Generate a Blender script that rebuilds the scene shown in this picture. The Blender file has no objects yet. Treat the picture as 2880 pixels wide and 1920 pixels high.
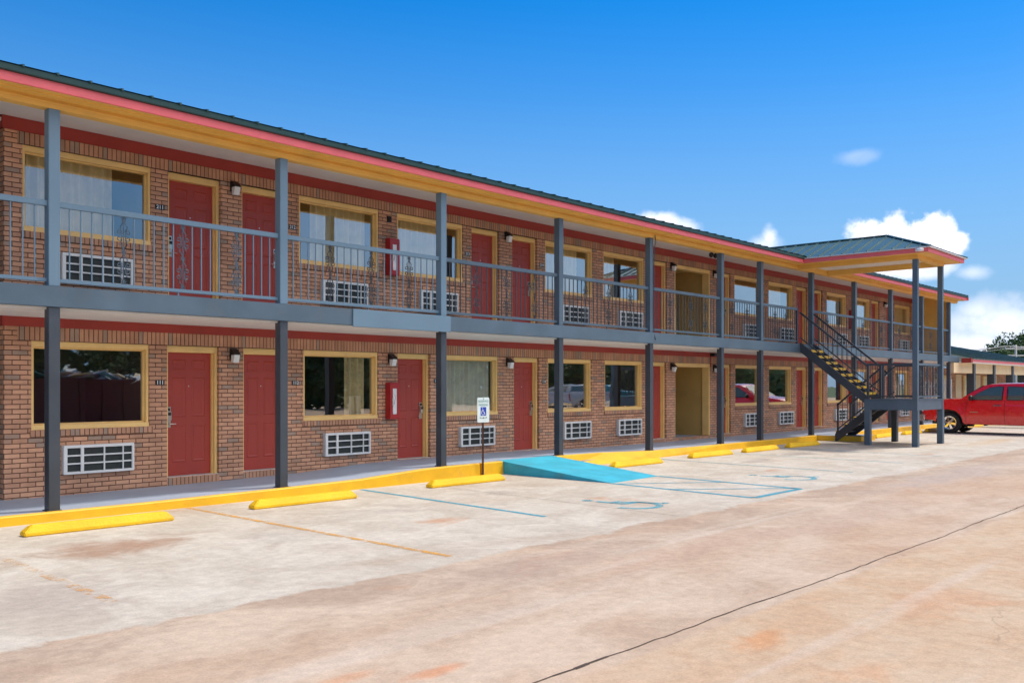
import bpy, bmesh, math, random
from mathutils import Vector, Matrix, noise
R=math.radians
random.seed(7)
scene=bpy.context.scene
C=scene.collection

# ------------------------------------------------------------------ mesh helper
class MB:
    def __init__(s): s.v=[]; s.f=[]; s.uv=[]; s.mi=[]
    def face(s,pts,uv=None,mi=0):
        n=len(s.v); s.v+= [tuple(p) for p in pts]
        s.f.append(tuple(range(n,n+len(pts)))); s.uv.append(uv); s.mi.append(mi); return s
    def box(s,x0,x1,y0,y1,z0,z1,mi=0,uvm=None):
        P=lambda a,b,c:(a,b,c)
        fs=[([P(x0,y0,z0),P(x1,y0,z0),P(x1,y0,z1),P(x0,y0,z1)],'f'),
            ([P(x1,y1,z0),P(x0,y1,z0),P(x0,y1,z1),P(x1,y1,z1)],'f'),
            ([P(x0,y1,z0),P(x0,y0,z0),P(x0,y0,z1),P(x0,y1,z1)],'s'),
            ([P(x1,y0,z0),P(x1,y1,z0),P(x1,y1,z1),P(x1,y0,z1)],'s'),
            ([P(x0,y0,z1),P(x1,y0,z1),P(x1,y1,z1),P(x0,y1,z1)],'t'),
            ([P(x0,y1,z0),P(x1,y1,z0),P(x1,y0,z0),P(x0,y0,z0)],'t')]
        for p,k in fs:
            if k=='f': uv=[(q[0],q[2]) for q in p]
            elif k=='s': uv=[(q[1],q[2]) for q in p]
            else: uv=[(q[0],q[1]) for q in p]
            if uvm=='soldier':
                uv=[((q[2]-z0)+.0,q[0]+(q[1] if k=='s' else 0)) for q in p] if k!='t' else [(q[1]-y0,q[0]) for q in p]
            s.face(p,uv,mi)
        return s
    def beam(s,a,b,w,h,mi=0,up=(0,0,1)):
        a=Vector(a);b=Vector(b);d=(b-a).normalized();up=Vector(up)
        r=d.cross(up).normalized();u=r.cross(d).normalized()
        c=[]
        for p in (a,b):
            for i,j in ((-1,-1),(1,-1),(1,1),(-1,1)): c.append(p+r*(w/2*i)+u*(h/2*j))
        for q in ((0,1,2,3),(7,6,5,4),(0,4,5,1),(1,5,6,2),(2,6,7,3),(3,7,4,0)):
            s.face([c[k] for k in q],None,mi)
        return s
    def tube(s,pts,r,n=6,mi=0,taper=None):
        pts=[Vector(p) for p in pts]; rings=[]
        for i,p in enumerate(pts):
            d=(pts[min(i+1,len(pts)-1)]-pts[max(i-1,0)]).normalized()
            up=Vector((0,0,1)) if abs(d.z)<.9 else Vector((1,0,0))
            a=d.cross(up).normalized();b=a.cross(d).normalized()
            rr=r if taper is None else r*(1+(taper-1)*i/(len(pts)-1))
            rings.append([p+a*math.cos(2*math.pi*k/n)*rr+b*math.sin(2*math.pi*k/n)*rr for k in range(n)])
        for i in range(len(rings)-1):
            for k in range(n):
                s.face([rings[i][k],rings[i][(k+1)%n],rings[i+1][(k+1)%n],rings[i+1][k]],None,mi)
        s.face(rings[0][::-1],None,mi);s.face(rings[-1],None,mi)
        return s
    def lathe(s,prof,axis='x',n=28,c=(0,0,0),mi=0):
        rings=[]
        for (a,r) in prof:
            ring=[]
            for k in range(n):
                t=2*math.pi*k/n
                if axis=='x': p=(c[0]+a,c[1]+r*math.cos(t),c[2]+r*math.sin(t))
                elif axis=='y': p=(c[0]+r*math.cos(t),c[1]+a,c[2]+r*math.sin(t))
                else: p=(c[0]+r*math.cos(t),c[1]+r*math.sin(t),c[2]+a)
                ring.append(p)
            rings.append(ring)
        for i in range(len(rings)-1):
            for k in range(n):
                s.face([rings[i][k],rings[i][(k+1)%n],rings[i+1][(k+1)%n],rings[i+1][k]],None,mi)
        return s
    def build(s,name,mats,parent=None,bevel=0,smooth=False,weld=True,loc=None):
        me=bpy.data.meshes.new(name); me.from_pydata(s.v,[],s.f)
        if not isinstance(mats,(list,tuple)): mats=[mats]
        for m in mats: me.materials.append(m)
        for p,m in zip(me.polygons,s.mi): p.material_index=m
        if any(u is not None for u in s.uv):
            ul=me.uv_layers.new(name='UVMap'); k=0
            for f,u in zip(s.f,s.uv):
                for j in range(len(f)):
                    ul.data[k].uv=u[j] if u else (0,0); k+=1
        if weld or bevel:
            bm=bmesh.new(); bm.from_mesh(me)
            bmesh.ops.remove_doubles(bm,verts=bm.verts,dist=1e-5)
            if bevel:
                es=[e for e in bm.edges if len(e.link_faces)==2 and e.calc_face_angle(0)>.6]
                bmesh.ops.bevel(bm,geom=es,offset=bevel,segments=2,affect='EDGES',clamp_overlap=True)
            bm.to_mesh(me); bm.free()
        if smooth:
            for p in me.polygons: p.use_smooth=True
        o=bpy.data.objects.new(name,me); C.objects.link(o)
        if loc: o.location=loc
        if parent: o.parent=parent
        return o

def tag(o,label=None,cat=None,group=None,kind=None):
    if label: o['label']=label
    if cat: o['category']=cat
    if group: o['group']=group
    if kind: o['kind']=kind
    return o
def empty(name,loc=(0,0,0),rz=0,label=None,cat=None,group=None):
    o=bpy.data.objects.new(name,None); C.objects.link(o); o.location=loc; o.rotation_euler.z=rz
    o.empty_display_size=.2
    return tag(o,label,cat,group)
def copy_tree(o,parent=None):
    c=o.copy(); C.objects.link(c); c.parent=parent
    for ch in [x for x in kids.get(o.name,[])]: copy_tree(ch,c)
    return c
kids={}
def index_kids(root):
    ch=[x for x in C.objects if x.parent==root]
    kids[root.name]=ch
    for x in ch: index_kids(x)
def text_mesh(txt,size,mat,name,parent,loc,rot,extrude=.001,bold=0):
    cu=bpy.data.curves.new(name,'FONT'); cu.body=txt; cu.size=size; cu.align_x='CENTER'; cu.align_y='CENTER'
    cu.extrude=extrude; cu.offset=bold
    t=bpy.data.objects.new('tmp',cu); C.objects.link(t)
    dg=bpy.context.evaluated_depsgraph_get(); me=bpy.data.meshes.new_from_object(t.evaluated_get(dg))
    bpy.data.objects.remove(t); me.name=name
    me.materials.clear(); me.materials.append(mat)
    o=bpy.data.objects.new(name,me); C.objects.link(o); o.parent=parent; o.location=loc; o.rotation_euler=rot
    return o

# ------------------------------------------------------------------ materials
def newmat(name):
    m=bpy.data.materials.new(name); m.use_nodes=True; nt=m.node_tree
    b=nt.nodes['Principled BSDF']; return m,nt,b
def N(nt,t,**k):
    n=nt.nodes.new(t)
    for a,v in k.items():
        if hasattr(n,a): setattr(n,a,v)
        else: n.inputs[a].default_value=v
    return n
def paint(name,col,rough=.5,var=.12,scale=3,bump=.02,bscale=60,metal=0,spec=.5,dirt=.0,coords='Object'):
    m,nt,b=newmat(name); L=nt.links
    tc=N(nt,'ShaderNodeTexCoord'); 
    n1=N(nt,'ShaderNodeTexNoise'); n1.inputs['Scale'].default_value=scale; n1.inputs['Detail'].default_value=6
    L.new(tc.outputs[coords],n1.inputs['Vector'])
    mp=N(nt,'ShaderNodeMapRange'); mp.inputs['From Min'].default_value=.3; mp.inputs['From Max'].default_value=.7
    mp.inputs['To Min'].default_value=1-var; mp.inputs['To Max'].default_value=1+var
    L.new(n1.outputs['Fac'],mp.inputs['Value'])
    mx=N(nt,'ShaderNodeVectorMath',operation='SCALE'); mx.inputs[0].default_value=col[:3]
    L.new(mp.outputs['Result'],mx.inputs['Scale'])
    out=mx.outputs[0]
    if dirt:
        n3=N(nt,'ShaderNodeTexNoise'); n3.inputs['Scale'].default_value=1.7; n3.inputs['Detail'].default_value=8; n3.inputs['Roughness'].default_value=.7
        L.new(tc.outputs[coords],n3.inputs['Vector'])
        r=N(nt,'ShaderNodeMapRange'); r.inputs['From Min'].default_value=.55; r.inputs['From Max'].default_value=.75; r.inputs['To Max'].default_value=dirt
        L.new(n3.outputs['Fac'],r.inputs['Value'])
        mm=N(nt,'ShaderNodeMix',data_type='RGBA'); mm.inputs['B'].default_value=(.16,.12,.09,1)
        L.new(r.outputs['Result'],mm.inputs['Factor']); L.new(out,mm.inputs['A']); out=mm.outputs['Result']
    L.new(out,b.inputs['Base Color'])
    b.inputs['Roughness'].default_value=rough; b.inputs['Metallic'].default_value=metal
    b.inputs['Specular IOR Level'].default_value=spec
    if bump:
        n2=N(nt,'ShaderNodeTexNoise'); n2.inputs['Scale'].default_value=bscale; n2.inputs['Detail'].default_value=4
        L.new(tc.outputs[coords],n2.inputs['Vector'])
        bp=N(nt,'ShaderNodeBump'); bp.inputs['Strength'].default_value=.35; bp.inputs['Distance'].default_value=bump
        L.new(n2.outputs['Fac'],bp.inputs['Height']); L.new(bp.outputs['Normal'],b.inputs['Normal'])
    return m
def brick(name,soldier=False):
    m,nt,b=newmat(name); L=nt.links
    uv=N(nt,'ShaderNodeUVMap')
    nz=N(nt,'ShaderNodeTexNoise'); nz.inputs['Scale'].default_value=14; nz.inputs['Detail'].default_value=3
    L.new(uv.outputs['UV'],nz.inputs['Vector'])
    sub=N(nt,'ShaderNodeVectorMath',operation='SUBTRACT'); sub.inputs[1].default_value=(.5,.5,.5); L.new(nz.outputs['Color'],sub.inputs[0])
    sc=N(nt,'ShaderNodeVectorMath',operation='SCALE'); sc.inputs['Scale'].default_value=.006; L.new(sub.outputs[0],sc.inputs[0])
    ad=N(nt,'ShaderNodeVectorMath',operation='ADD'); L.new(uv.outputs['UV'],ad.inputs[0]); L.new(sc.outputs[0],ad.inputs[1])
    def bt(c1,c2,mo,bias=0):
        t=N(nt,'ShaderNodeTexBrick'); t.offset=0 if soldier else .5; t.squash=1
        t.inputs['Scale'].default_value=1; t.inputs['Mortar Size'].default_value=.0068; t.inputs['Mortar Smooth'].default_value=.35
        t.inputs['Brick Width'].default_value=.216 if soldier else .2135; t.inputs['Row Height'].default_value=.0705
        t.inputs['Color1'].default_value=c1; t.inputs['Color2'].default_value=c2; t.inputs['Mortar'].default_value=mo; t.inputs['Bias'].default_value=bias
        L.new(ad.outputs[0],t.inputs['Vector']); return t
    k=.86 if soldier else 1
    t=bt((.68*k,.375*k,.235*k,1),(.51*k,.27*k,.17*k,1),(.14,.066,.042,1))
    # a few odd bricks: greyish and pink ones
    t2=bt((0,0,0,1),(1,1,1,1),(0,0,0,1))
    r=N(nt,'ShaderNodeMapRange'); r.inputs['From Min'].default_value=.86; r.inputs['From Max'].default_value=.9; L.new(t2.outputs['Color'],r.inputs['Value'])
    mm=N(nt,'ShaderNodeMix',data_type='RGBA'); mm.inputs['B'].default_value=(.36,.28,.22,1)
    fm=N(nt,'ShaderNodeMath',operation='MULTIPLY'); fm.inputs[1].default_value=.8
    L.new(r.outputs['Result'],fm.inputs[0])
    L.new(fm.outputs[0],mm.inputs['Factor']); L.new(t.outputs['Color'],mm.inputs['A'])
    n1=N(nt,'ShaderNodeTexNoise'); n1.inputs['Scale'].default_value=1.1; n1.inputs['Detail'].default_value=9; n1.inputs['Roughness'].default_value=.7
    L.new(uv.outputs['UV'],n1.inputs['Vector'])
    mp=N(nt,'ShaderNodeMapRange'); mp.inputs['From Min'].default_value=.3; mp.inputs['From Max'].default_value=.7; mp.inputs['To Min'].default_value=.74; mp.inputs['To Max'].default_value=1.24
    L.new(n1.outputs['Fac'],mp.inputs['Value'])
    mx=N(nt,'ShaderNodeVectorMath',operation='SCALE'); L.new(mm.outputs['Result'],mx.inputs[0]); L.new(mp.outputs['Result'],mx.inputs['Scale'])
    L.new(mx.outputs[0],b.inputs['Base Color']); b.inputs['Roughness'].default_value=.85; b.inputs['Specular IOR Level'].default_value=.3
    n2=N(nt,'ShaderNodeTexNoise'); n2.inputs['Scale'].default_value=90; n2.inputs['Detail'].default_value=4; L.new(uv.outputs['UV'],n2.inputs['Vector'])
    a=N(nt,'ShaderNodeMath',operation='MULTIPLY_ADD'); a.inputs[1].default_value=.18; L.new(n2.outputs['Fac'],a.inputs[0])
    inv=N(nt,'ShaderNodeMath',operation='SUBTRACT'); inv.inputs[0].default_value=1; L.new(t.outputs['Fac'],inv.inputs[1]); L.new(inv.outputs[0],a.inputs[2])
    bp=N(nt,'ShaderNodeBump'); bp.inputs['Strength'].default_value=1; bp.inputs['Distance'].default_value=.008
    L.new(a.outputs[0],bp.inputs['Height']); L.new(bp.outputs['Normal'],b.inputs['Normal'])
    return m

M={}
M['brick']=brick('brick_masonry'); M['soldier']=brick('soldier_brick',True)
M['red']=paint('red_trim_paint',(.34,.036,.026),.5,.1,2,dirt=.15)
M['door']=paint('door_red_paint',(.40,.05,.032),.42,.1,1.2,.004,30,dirt=.12)
M['yellow']=paint('ochre_trim_paint',(.82,.49,.11),.5,.07,2,dirt=.12)
M['casing']=paint('casing_yellow_paint',(.95,.64,.24),.45,.06,3,dirt=.15)
M['pink']=paint('coral_fascia_paint',(.82,.15,.17),.45,.06,2)
M['soffit']=paint('white_soffit_paint',(.80,.77,.74),.7,.05,1.5,dirt=.1)
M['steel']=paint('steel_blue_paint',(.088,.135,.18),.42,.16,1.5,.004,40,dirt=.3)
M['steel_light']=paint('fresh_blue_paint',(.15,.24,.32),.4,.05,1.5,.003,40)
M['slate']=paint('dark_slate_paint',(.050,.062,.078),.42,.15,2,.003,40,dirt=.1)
M['curb']=paint('curb_yellow_paint',(.86,.47,.005),.5,.10,2.5,.01,50,dirt=.25)
M['stop']=paint('stop_yellow_paint',(.92,.55,.006),.6,.1,3.5,.02,35,dirt=.45)
M['ramp']=paint('ramp_blue_paint',(.03,.42,.58),.6,.16,2.5,.012,60,dirt=.4)
M['walk']=paint('blue_grey_floor_paint',(.33,.395,.50),.55,.08,1.2,.006,60,dirt=.15)
M['white']=paint('white_enamel',(.78,.79,.78),.35,.05,4,.002,40,dirt=.2)
M['grille']=paint('ac_grille_metal',(.62,.63,.62),.4,.08,6,.002,40,dirt=.35)
M['dark']=paint('dark_coil',(.02,.026,.024),.5,.3,20,.004,80)
M['black']=paint('black_plastic',(.012,.012,.013),.4,.1,10,0)
M['chrome']=paint('satin_nickel',(.62,.58,.52),.28,.05,10,0,metal=1)
M['lens']=paint('frosted_lamp_glass',(.80,.82,.82),.2,.05,10,0)
M['rust']=paint('rusty_post_metal',(.10,.045,.028),.6,.2,8,.004,60)
M['signwhite']=paint('sign_white',(.74,.82,.80),.35,.03,6,0)
M['signblue']=paint('sign_blue',(.01,.05,.42),.4,.05,6,0)
M['signgreen']=paint('sign_green_lettering',(.04,.25,.20),.4,.05,6,0)
M['firered']=paint('cabinet_red',(.42,.02,.02),.35,.08,3,.002,40)
M['tan']=paint('tan_siding_paint',(.66,.43,.14),.6,.08,1.5,.004,40,dirt=.2)
M['beige']=paint('beige_header_paint',(.78,.60,.36),.6,.06,2,.004,40)
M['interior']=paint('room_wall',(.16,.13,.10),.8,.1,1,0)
M['curtain']=paint('tan_curtain_fabric',(.82,.70,.42),.8,.12,5,.004,120)
M['curtain_w']=paint('pale_curtain_lining',(.85,.85,.76),.8,.1,5,.004,120)
M['tread']=paint('tread_yellow',(.80,.50,.03),.5,.2,6,.004,60,dirt=.4)
M['tyre']=paint('tyre_rubber',(.018,.018,.019),.75,.2,15,.01,90)
M['bark']=paint('bark',(.11,.08,.055),.9,.25,8,.03,20)
M['pole']=paint('weathered_pole_wood',(.46,.46,.44),.8,.1,6,.01,30)
M['asph']=paint('dark_sheet_metal',(.11,.012,.02),.5,.2,2,.01,20,dirt=.2)

def roofmat():
    return paint('green_metal_roof',(.075,.15,.15),.38,.1,1.2,.004,20,metal=.25,dirt=.08)
M['roof']=roofmat()
M['roofdark']=paint('green_metal_edge',(.012,.055,.05),.45,.1,2,0)
def carpaint(name,col):
    m,nt,b=newmat(name); b.inputs['Base Color'].default_value=(*col,1); b.inputs['Roughness'].default_value=.28
    b.inputs['Coat Weight'].default_value=1; b.inputs['Coat Roughness'].default_value=.04
    tc=N(nt,'ShaderNodeTexCoord'); n=N(nt,'ShaderNodeTexNoise'); n.inputs['Scale'].default_value=5
    nt.links.new(tc.outputs['Object'],n.inputs['Vector'])
    mp=N(nt,'ShaderNodeMapRange'); mp.inputs['To Min'].default_value=.2; mp.inputs['To Max'].default_value=.36
    nt.links.new(n.outputs['Fac'],mp.inputs['Value']); nt.links.new(mp.outputs['Result'],b.inputs['Roughness'])
    return m
M['carred']=carpaint('red_car_paint',(.80,.008,.012)); M['carwhite']=carpaint('white_car_paint',(.75,.76,.76)); M['carteal']=carpaint('teal_car_paint',(.02,.25,.26)); M['carsilver']=carpaint('silver_car_paint',(.42,.45,.47))
M['carchrome']=paint('polished_chrome',(.85,.85,.86),.08,.03,10,0,metal=1)
def glass(name,base,gl,tint):
    m=bpy.data.materials.new(name); m.use_nodes=True; nt=m.node_tree; nt.nodes.clear(); L=nt.links
    o=N(nt,'ShaderNodeOutputMaterial'); mix=N(nt,'ShaderNodeMixShader'); tr=N(nt,'ShaderNodeBsdfTransparent'); g=N(nt,'ShaderNodeBsdfGlossy')
    tr.inputs['Color'].default_value=(*tint,1); g.inputs['Color'].default_value=(.93,.96,.97,1); g.inputs['Roughness'].default_value=.015
    lw=N(nt,'ShaderNodeLayerWeight'); lw.inputs['Blend'].default_value=.5
    mp=N(nt,'ShaderNodeMapRange'); mp.inputs['To Min'].default_value=base; mp.inputs['To Max'].default_value=gl
    L.new(lw.outputs['Facing'],mp.inputs['Value']); L.new(mp.outputs['Result'],mix.inputs['Fac'])
    tc=N(nt,'ShaderNodeTexCoord'); n=N(nt,'ShaderNodeTexNoise'); n.inputs['Scale'].default_value=1.6; n.inputs['Detail'].default_value=1
    L.new(tc.outputs['Object'],n.inputs['Vector'])
    bp=N(nt,'ShaderNodeBump'); bp.inputs['Strength'].default_value=.12; bp.inputs['Distance'].default_value=.012
    L.new(n.outputs['Fac'],bp.inputs['Height']); L.new(bp.outputs['Normal'],g.inputs['Normal'])
    L.new(tr.outputs[0],mix.inputs[1]); L.new(g.outputs[0],mix.inputs[2]); L.new(mix.outputs[0],o.inputs['Surface'])
    return m
M['glass']=glass('window_glass',.22,.8,(.96,.97,.94)); M['carglass']=paint('dark_car_glass',(.07,.11,.10),.04,.05,5,0,spec=1.0)
def leafmat(name,c1,c2):
    m,nt,b=newmat(name); L=nt.links
    g=N(nt,'ShaderNodeNewGeometry'); mx=N(nt,'ShaderNodeMix',data_type='RGBA')
    mx.inputs['A'].default_value=(*c1,1); mx.inputs['B'].default_value=(*c2,1)
    L.new(g.outputs['Random Per Island'],mx.inputs['Factor']); L.new(mx.outputs['Result'],b.inputs['Base Color'])
    b.inputs['Roughness'].default_value=.6; b.inputs['Specular IOR Level'].default_value=.25
    return m
M['leaf']=leafmat('leaf_green',(.06,.11,.035),(.12,.19,.06)); M['leaf2']=leafmat('leaf_dark_green',(.045,.09,.03),(.09,.15,.05))

# ground
def mth_(nt,op,a,b=None):
    n=N(nt,'ShaderNodeMath',operation=op)
    for i,v in enumerate((a,b)):
        if v is None: continue
        if isinstance(v,(int,float)): n.inputs[i].default_value=v
        else: nt.links.new(v,n.inputs[i])
    return n.outputs[0]
STAINS_AND_SHADOWS=[(4.5,-2.6,.95,.55,(.36,.215,.14),.75),(3.2,-4.6,.6,.8,(.40,.34,.30),.55),(5.8,-9.5,.32,.16,(.58,.28,.12),.7),(3.88,-8.35,.22,.08,(.60,.24,.10),.6),(3.4,-8.05,.2,.08,(.58,.28,.14),.5),  # the greyish second entry paints a shadow on the lot
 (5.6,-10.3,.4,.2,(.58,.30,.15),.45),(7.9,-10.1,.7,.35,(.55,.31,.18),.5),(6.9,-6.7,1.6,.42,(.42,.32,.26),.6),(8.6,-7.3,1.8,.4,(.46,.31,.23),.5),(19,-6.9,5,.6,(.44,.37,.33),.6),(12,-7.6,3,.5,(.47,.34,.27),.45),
 (22.3,-2.1,.8,.5,(.28,.25,.23),.6),(19.5,-2.4,.9,.4,(.33,.28,.25),.5),(8.2,-2.6,.8,.5,(.38,.32,.29),.4),(10.9,-2.2,.5,.4,(.35,.29,.25),.4),(28,-2.9,2.2,1.0,(.40,.27,.17),.55),(31,-4.5,3,.5,(.56,.38,.20),.45),(6.0,-3.3,.5,.5,(.36,.33,.31),.35)]  # first paints the canopy shadow; brown patch also carries shade under the landing
def concrete():
    m,nt,b=newmat('stained_concrete'); L=nt.links
    tc=N(nt,'ShaderNodeTexCoord')
    def noise_(sx,sy,sc,det=8,ro=.6,dist=0):
        mp=N(nt,'ShaderNodeMapping'); mp.inputs['Scale'].default_value=(sx,sy,1); L.new(tc.outputs['Object'],mp.inputs['Vector'])
        n=N(nt,'ShaderNodeTexNoise'); n.inputs['Scale'].default_value=sc; n.inputs['Detail'].default_value=det; n.inputs['Roughness'].default_value=ro; n.inputs['Distortion'].default_value=dist
        L.new(mp.outputs[0],n.inputs['Vector']); return n.outputs['Fac']
    def rng(v,a,b_,c=0,d=1):
        r=N(nt,'ShaderNodeMapRange',interpolation_type='SMOOTHSTEP'); r.inputs['From Min'].default_value=a; r.inputs['From Max'].default_value=b_; r.inputs['To Min'].default_value=c; r.inputs['To Max'].default_value=d
        L.new(v,r.inputs['Value']); return r.outputs['Result']
    def mix(f,a,b_):
        x=N(nt,'ShaderNodeMix',data_type='RGBA'); L.new(f,x.inputs['Factor'])
        for nm,v in (('A',a),('B',b_)):
            if isinstance(v,tuple): x.inputs[nm].default_value=(*v,1)
            else: L.new(v,x.inputs[nm])
        return x.outputs['Result']
    def mul(a,b_):
        x=N(nt,'ShaderNodeMath',operation='MULTIPLY'); L.new(a,x.inputs[0])
        if isinstance(b_,float): x.inputs[1].default_value=b_
        else: L.new(b_,x.inputs[1])
        return x.outputs[0]
    def add(a,b_):
        x=N(nt,'ShaderNodeMath',operation='ADD'); L.new(a,x.inputs[0])
        if isinstance(b_,float): x.inputs[1].default_value=b_
        else: L.new(b_,x.inputs[1])
        return x.outputs[0]
    sep=N(nt,'ShaderNodeSeparateXYZ'); L.new(tc.outputs['Object'],sep.inputs[0])
    X,Y=sep.outputs['X'],sep.outputs['Y']
    big=noise_(.5,1,.45,6,.6,.6); med=noise_(1,1,1.3,9,.65,.8); streak=noise_(.75,1.15,1.0,11,.68,.6); fine=noise_(1,1,9,8,.7)
    # parking bays: pale grey concrete; lane: tan; past the joint: orange clay
    bays=mix(rng(med,.35,.66),(.60,.555,.475),(.49,.435,.36))
    bays=mix(mul(rng(big,.5,.72),.55),bays,(.43,.33,.245))
    lane=mix(rng(streak,.38,.66),(.58,.465,.355),(.455,.335,.24))
    lane=mix(mul(rng(big,.42,.66),.6),lane,(.50,.33,.215))
    clay=mix(rng(med,.36,.64),(.56,.43,.30),(.52,.355,.225))
    clay=mix(mul(rng(big,.54,.7),.5),clay,(.55,.255,.13))
    yb=add(Y,mul(add(med,-.5),.7))
    lane=mix(mul(mul(rng(yb,-7.4,-6.1),rng(streak,.32,.6)),.5),lane,(.36,.28,.22))
    col=mix(rng(yb,-6.02,-5.92),lane,bays)
    yc=add(add(Y,mul(add(med,-.5),.03)),mul(X,.009))
    col=mix(rng(yc,-9.10,-9.02),clay,col)
    # near foreground gets sandy
    sand=mul(rng(add(Y,mul(streak,2.0)),-7.2,-5.4,1,0),rng(X,7.,2.,0,1))
    col=mix(mul(sand,.45),col,(.60,.45,.33))
    # rusty spots and dark oil stains
    spots=mul(rng(noise_(.6,1.2,.8,5,.5,.3),.64,.76),.7)
    col=mix(spots,col,(.50,.24,.12))
    oil=rng(noise_(.5,1,1.1,7,.6,.4),.66,.76)
    near=mul(rng(Y,-4.2,-2.2,0,1),.45)
    col=mix(mul(oil,near),col,(.25,.215,.19))
    # individual stains and painted soft shadows: (x,y,rx,ry,colour,strength)
    for sx_,sy_,rx_,ry_,cc,aa in STAINS_AND_SHADOWS:
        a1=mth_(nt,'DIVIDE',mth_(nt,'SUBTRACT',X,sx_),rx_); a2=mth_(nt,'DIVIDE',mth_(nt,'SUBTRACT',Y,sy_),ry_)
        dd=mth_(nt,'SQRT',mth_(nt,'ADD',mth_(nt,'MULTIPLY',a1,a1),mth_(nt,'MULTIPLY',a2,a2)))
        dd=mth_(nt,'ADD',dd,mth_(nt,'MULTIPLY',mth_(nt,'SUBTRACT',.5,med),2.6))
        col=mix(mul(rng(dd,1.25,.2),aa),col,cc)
    # faint tyre arcs
    tyre=mul(rng(noise_(.16,2.2,.8,3,.5,.4),.56,.70),.28)
    col=mix(tyre,col,(.64,.57,.50))
    # fine grain
    grit=noise_(1,1,55,4,.8)
    g=mul(rng(fine,.2,.8,.84,1.13),rng(grit,.25,.75,.86,1.12))
    vm=N(nt,'ShaderNodeVectorMath',operation='SCALE'); L.new(col,vm.inputs[0]); L.new(g,vm.inputs['Scale'])
    # hairline cracks
    mpv=N(nt,'ShaderNodeMapping'); L.new(tc.outputs['Object'],mpv.inputs['Vector'])
    wn=N(nt,'ShaderNodeTexNoise'); wn.inputs['Scale'].default_value=1.5; wn.inputs['Detail'].default_value=8; L.new(tc.outputs['Object'],wn.inputs['Vector'])
    av=N(nt,'ShaderNodeVectorMath',operation='MULTIPLY_ADD'); av.inputs[1].default_value=(.8,.8,0); L.new(wn.outputs['Color'],av.inputs[0]); L.new(tc.outputs['Object'],av.inputs[2])
    vo=N(nt,'ShaderNodeTexVoronoi',feature='DISTANCE_TO_EDGE'); vo.inputs['Scale'].default_value=.28; L.new(av.outputs[0],vo.inputs['Vector'])
    cr=mul(rng(vo.outputs['Distance'],.0,.0018,1,0),rng(noise_(1,1,.35,3),.5,.62))
    cr=mul(cr,.3)
    fin=mix(cr,vm.outputs[0],(.12,.09,.07))
    L.new(fin,b.inputs['Base Color']); b.inputs['Roughness'].default_value=.85; b.inputs['Specular IOR Level'].default_value=.25
    bp=N(nt,'ShaderNodeBump'); bp.inputs['Strength'].default_value=.3; bp.inputs['Distance'].default_value=.01; L.new(fine,bp.inputs['Height']); L.new(bp.outputs['Normal'],b.inputs['Normal'])
    return m
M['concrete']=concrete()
def worn(name,col,lo=.42,hi=.55,amt=1):
    m=bpy.data.materials.new(name); m.use_nodes=True; nt=m.node_tree; L=nt.links; b=nt.nodes['Principled BSDF']
    b.inputs['Base Color'].default_value=(*col,1); b.inputs['Roughness'].default_value=.7
    tc=N(nt,'ShaderNodeTexCoord'); n=N(nt,'ShaderNodeTexNoise'); n.inputs['Scale'].default_value=5; n.inputs['Detail'].default_value=10; n.inputs['Roughness'].default_value=.75
    L.new(tc.outputs['Object'],n.inputs['Vector'])
    r=N(nt,'ShaderNodeMapRange'); r.inputs['From Min'].default_value=lo; r.inputs['From Max'].default_value=hi; r.inputs['To Max'].default_value=amt
    L.new(n.outputs['Fac'],r.inputs['Value']); L.new(r.outputs['Result'],b.inputs['Alpha'])
    return m
M['pyellow']=worn('worn_yellow_line',(.75,.38,.06),.38,.6,.85); M['pyellow2']=worn('very_worn_yellow_line',(.75,.40,.12),.48,.62,.6)
M['pblue']=worn('worn_blue_line',(.05,.36,.50),.30,.50,.85); M['pblue2']=worn('faded_blue_symbol',(.08,.42,.54),.34,.54,.8)
M['grass']=paint('rough_grass',(.06,.10,.03),.9,.4,1,.05,30)
M['crack']=paint('dark_joint',(.085,.06,.045),.9,.3,5,0)

# ------------------------------------------------------------------ setting
g=MB(); g.face([(-400,-400,-.03),(900,-400,-.03),(900,900,-.03),(-400,900,-.03)]); tag(g.build('ground',M['grass']),kind='structure')
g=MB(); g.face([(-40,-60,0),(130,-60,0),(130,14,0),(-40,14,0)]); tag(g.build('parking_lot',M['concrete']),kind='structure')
# walkway with its rise to the ramp
prof=[(-10,.12),(6,.12),(8.3,.138),(9.8,.16),(11.2,.235),(11.9,.245),(13.5,.25),(15.3,.25),(17,.205),(18.8,.167),(43.2,.167)]
def wz(x):
    for (a,b),(c,d) in zip(prof,prof[1:]):
        if a<=x<=c: return b+(d-b)*(x-a)/(c-a)
    return prof[-1][1]
w=MB()
for (a,b),(c,d) in zip(prof,prof[1:]):
    ff={15.3:-.10,17:.10,18.8:-.10}; fa=ff.get(a,-.12); fc=ff.get(c,-.12)
    w.face([(a,fa,b),(c,fc,d),(c,1.62,d),(a,1.62,b)])
w.box(-10,43.2,-.11,1.6,0,.1)
w.face([(2.6,1.62,.12),(4.8,1.62,.12),(4.8,12,.12),(2.6,12,.12)])
tag(w.build('walkway',M['walk']),kind='structure')
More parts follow.
